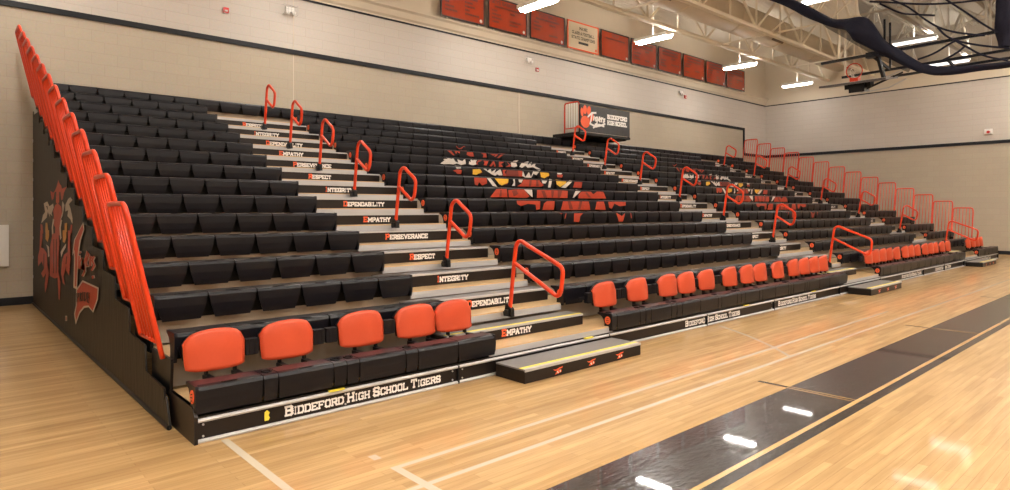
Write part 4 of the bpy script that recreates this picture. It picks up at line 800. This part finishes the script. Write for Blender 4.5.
# ================================================================== FOLDED BASKETBALL HOOP
HX = 20.0
hb = thing('basketball_hoop', 'folded-up basketball backboard with orange rim hanging from the ceiling', 'basketball hoop', (HX, 2.44, 5.66))
part('backboard', G().box(-.62, .5, -.95, .95, -.035, .03), M['board_grey'], hb)
part('face_panel', G().box(-.58, .46, -.9, .9, .03, .036), M['board_face'], hb)
part('rim', G().tube([(-.16 + 0 * k, .23 * math.cos(k * PI / 12) + .05, .36 + .23 * math.sin(k * PI / 12)) for k in range(24)], .016, 8, closed=True), M['rail'], hb, True)
part('rim_bracket', G().box(-.28, -.05, -.08, .16, .036, .15), M['rail'], hb)
g = G()
for k in range(12):
    a = k * PI / 6; g.tube([(-.16, .05 + .22 * math.cos(a), .36 + .22 * math.sin(a)), (-.02, .05 + .16 * math.cos(a + .2), .32 + .16 * math.sin(a + .2)), (.10, .05 + .11 * math.cos(a), .24 + .1 * math.sin(a))], .008, 5)
for rr, xx, zz in ((.165, -.04, .32), (.11, .1, .24)): g.tube([(xx, .05 + rr * math.cos(k * PI / 8), zz + rr * math.sin(k * PI / 8)) for k in range(16)], .008, 5, closed=True)
part('net', g, M['net_white'], hb)
part('support_block', G().box(-.3, .15, -.25, .2, -.30, -.03).box(-.2, .1, -.4, .35, -.18, -.03).bar((-.1, -.1, -.28), (.3, -.9, .05), .06).bar((-.1, -.1, -.28), (.1, -1.2, .12), .05), M['black_metal'], hb)
part('brace_pole', G().tube([(0, 0, -.33), (.1, -.8, -.28), (.2, -1.25, -.08)], .02, 6).tube([(.2, -.15, -.1), (.5, -1.2, .22)], .022, 6), M['alu'], hb)
for o in hb.children: o.rotation_euler = (0, -.165, 0)
fr = hb; nfr = len(hb.children)
part('front_rail', G().bar((0, 3.75, 6.47), (0, -1.2, 6.56), .08), M['black_metal'], fr)
part('rear_rail', G().bar((.5, 3.3, 6.02), (.5, -2.6, 6.15), .07), M['black_metal'], fr)
part('lower_rail', G().bar((.9, 1.9, 5.9), (.9, -3.5, 6.02), .07), M['black_metal'], fr)
for y in (3.2, 1.9, -.6):
    part('drop_post', G().bar((0, y, 6.48), (0, y, 7.5), .05).bar((.5, y, 6.08), (.5, y, 7.5), .05), M['steel_paint'] if y != 1.9 else M['black_metal'], fr)
part('hinge_arm', G().bar((0, 2.1, 6.5), (.25, 2.0, 5.78), .09).bar((0, 2.3, 6.52), (.5, 1.9, 6.05), .07).bar((.5, .4, 6.08), (.9, .3, 5.9), .06).box(-.1, .14, 1.9, 2.4, 6.4, 6.56), M['black_metal'], fr)

for o in list(hb.children):
    if o.name.split('.')[0] in ('front_rail', 'rear_rail', 'lower_rail', 'drop_post', 'hinge_arm'): o.location = (0, -2.63, -5.70)

# ================================================================== DIVIDER CURTAIN (raised, sagging navy netting)
XC = 15.0
UP = [(3.3, 7.55), (2.726, 7.187), (2.074, 6.771), (1.518, 6.368), (1.262, 6.31), (.883, 6.378), (.712, 6.044), (.404, 5.604), (.236, 5.501), (-.144, 5.136), (-.464, 4.896), (-.953, 4.769), (-1.504, 4.76), (-2.006, 4.745), (-3.2, 4.85), (-4.4, 5.4)]
LO = [(3.05, 7.40), (2.50, 7.03), (1.90, 6.56), (1.40, 6.17), (1.18, 6.10), (.93, 5.80), (.55, 5.55), (.30, 5.33), (.10, 5.20), (-.20, 4.90), (-.58, 4.68), (-1.05, 4.61), (-1.58, 4.63), (-2.006, 4.60), (-3.2, 4.68), (-4.4, 5.22)]
dv = thing('divider_curtain', 'raised navy netting divider curtain sagging from the ceiling, upper right', 'curtain', (XC, -.14, 0))
def roll(UP, LO, rx):
    P = smooth_path([(0, (a[0] + b[0]) / 2, (a[1] + b[1]) / 2) for a, b in zip(UP, LO)], 2)
    R = smooth_path([(math.hypot(a[0] - b[0], a[1] - b[1]) / 2 * .86, 0, 0) for a, b in zip(UP, LO)], 2)
    g = G(); n = 14; V = []
    for i, (p_, q) in enumerate(zip(P, R)):
        t = (P[min(i + 1, len(P) - 1)] - P[max(i - 1, 0)]).normalized(); u = Vector((0, -t.z, t.y))
        for k in range(n):
            a = 2 * PI * k / n; f = 1 + .16 * math.sin(3 * a + i * .32) + .10 * math.sin(5 * a - i * .55) + .08 * math.sin(i * .9)
            V.append(p_ + Vector((1, 0, 0)) * math.cos(a) * q.x * rx * f + u * math.sin(a) * q.x * f)
    F = []
    for i in range(len(P) - 1): F += [(i * n + k, i * n + (k + 1) % n, (i + 1) * n + (k + 1) % n, (i + 1) * n + k) for k in range(n)]
    F += [tuple(range(n)), tuple(range((len(P) - 1) * n, len(P) * n))]
    return g.add(V, F)
part('gathered_cloth', roll(UP, LO, 1.2), M['navy'], dv, True)
def sheet(name, A, B, nx=24, nz=8, wob=.05):
    A = smooth_path([(0, *p_) for p_ in A], 1); B = smooth_path([(0, *p_) for p_ in B], 1)
    def samp(P, t): f = t * (len(P) - 1); i = min(int(f), len(P) - 2); return P[i].lerp(P[i + 1], f - i)
    V = []
    for j in range(nz + 1):
        for i in range(nx + 1):
            q = samp(A, i / nx).lerp(samp(B, i / nx), j / nz); V.append((wob * math.sin(i * 1.1) + .02 * math.sin(j * 2 + i * .6) + .06, q.y, q.z))
    F = [(j * (nx + 1) + i, j * (nx + 1) + i + 1, (j + 1) * (nx + 1) + i + 1, (j + 1) * (nx + 1) + i) for j in range(nz) for i in range(nx)]
    return link(name, mesh(name, V, F, M['mesh'], True, recalc=False), dv)
sheet('netting', [(1.9, 6.56), (1.262, 6.2), (.75, 5.8), (.25, 5.3), (-.2, 4.9)], [(1.637, 6.221), (1.3, 5.95), (.88, 5.60), (.3, 5.12), (-.15, 4.82)])
sheet('netting', [(1.0, 7.5), (.2, 7.5), (-.6, 7.5), (-1.3, 7.5), (-2.2, 7.5)], [(.86, 6.36), (.35, 5.6), (-.4, 4.9), (-1.0, 4.75), (-2.2, 4.7)], 30, 10, .1)
def px(u, v, X=XC):
    """a traced point of the photograph set on the curtain's own plane"""
    c, s = math.cos(YAW), math.sin(YAW); a = (u - PPX) / FPX; b = -(v - HORIZON) / FPX
    d = (a * c - s, a * s + c, b); t = (X - CAM[0]) / d[0]
    return (CAM[1] + t * d[1] + .14, CAM[2] + t * d[2])
CABLES = [[(2.37, 7.5), (.05, 7.05), (-.25, 6.7), (-.62, 6.45), (-1.0, 6.3)],
          ]
for pts in ([(884, -3), (905, 5.5), (915, 12), (925, 20), (940, 29), (960, 34), (985, 36)], [(938, 28), (945, 36), (955, 41), (975, 45.5), (1010, 49)], [(955, 41), (966, 47), (984, 57), (1008, 61)], [(870, 2), (895, 3), (920, 5), (950, 4), (985, 0)],
            [(918, 60), (935, 54), (950, 44), (957, 41)], [(880, 4), (900, 14), (915, 15), (935, 16)], [(965, 47), (955, 55), (940, 62)], [(946, 0), (965, 12), (985, 26), (1000, 34)]):
    P = smooth_path([(-.05, *px(u, v, XC - .05)) for u, v in pts], 2)
    part('lift_cable', G().tube(P, .022, 6), M['navy'], dv, True)
part('hanging_fold', roll([px(997, -6), px(994, 10), px(995, 30), px(998, 47)], [px(1022, -6), px(1020, 10), px(1018, 30), px(1012, 48)], .8), M['navy'], dv, True)
part('track', G().bar((0, 3.6, 7.5), (0, -6, 7.5), .08), M['black_metal'], dv)

# ================================================================== CAMERA, WORLD
cam = bpy.data.cameras.new('camera'); co = bpy.data.objects.new('camera', cam); C.objects.link(co)
co.matrix_world = Matrix.Translation(CAM) @ Matrix.Rotation(YAW, 4, 'Z') @ Matrix.Rotation(PI / 2, 4, 'X') @ Matrix.Rotation(ROLL, 4, 'Z')
cam.sensor_width = 36; cam.sensor_fit = 'HORIZONTAL'; cam.lens = FPX / 1010 * 36; cam.shift_y = (HORIZON - 245) / 1010; cam.shift_x = (505 - PPX) / 1010
cam.clip_start = .05; cam.clip_end = 200
SC.camera = co
w = bpy.data.worlds.new('world'); SC.world = w; w.use_nodes = True
w.node_tree.nodes['Background'].inputs['Color'].default_value = (.9, .8, .65, 1); w.node_tree.nodes['Background'].inputs['Strength'].default_value = .0
SC.view_settings.view_transform = 'Standard'; SC.view_settings.look = 'None'; SC.view_settings.gamma = 1
SC.view_settings.use_curve_mapping = False
SC.view_settings.exposure = EXPOSURE
SC.cycles.use_denoising = True
SC.cycles.max_bounces = 8; SC.cycles.diffuse_bounces = 5; SC.cycles.sample_clamp_indirect = 8
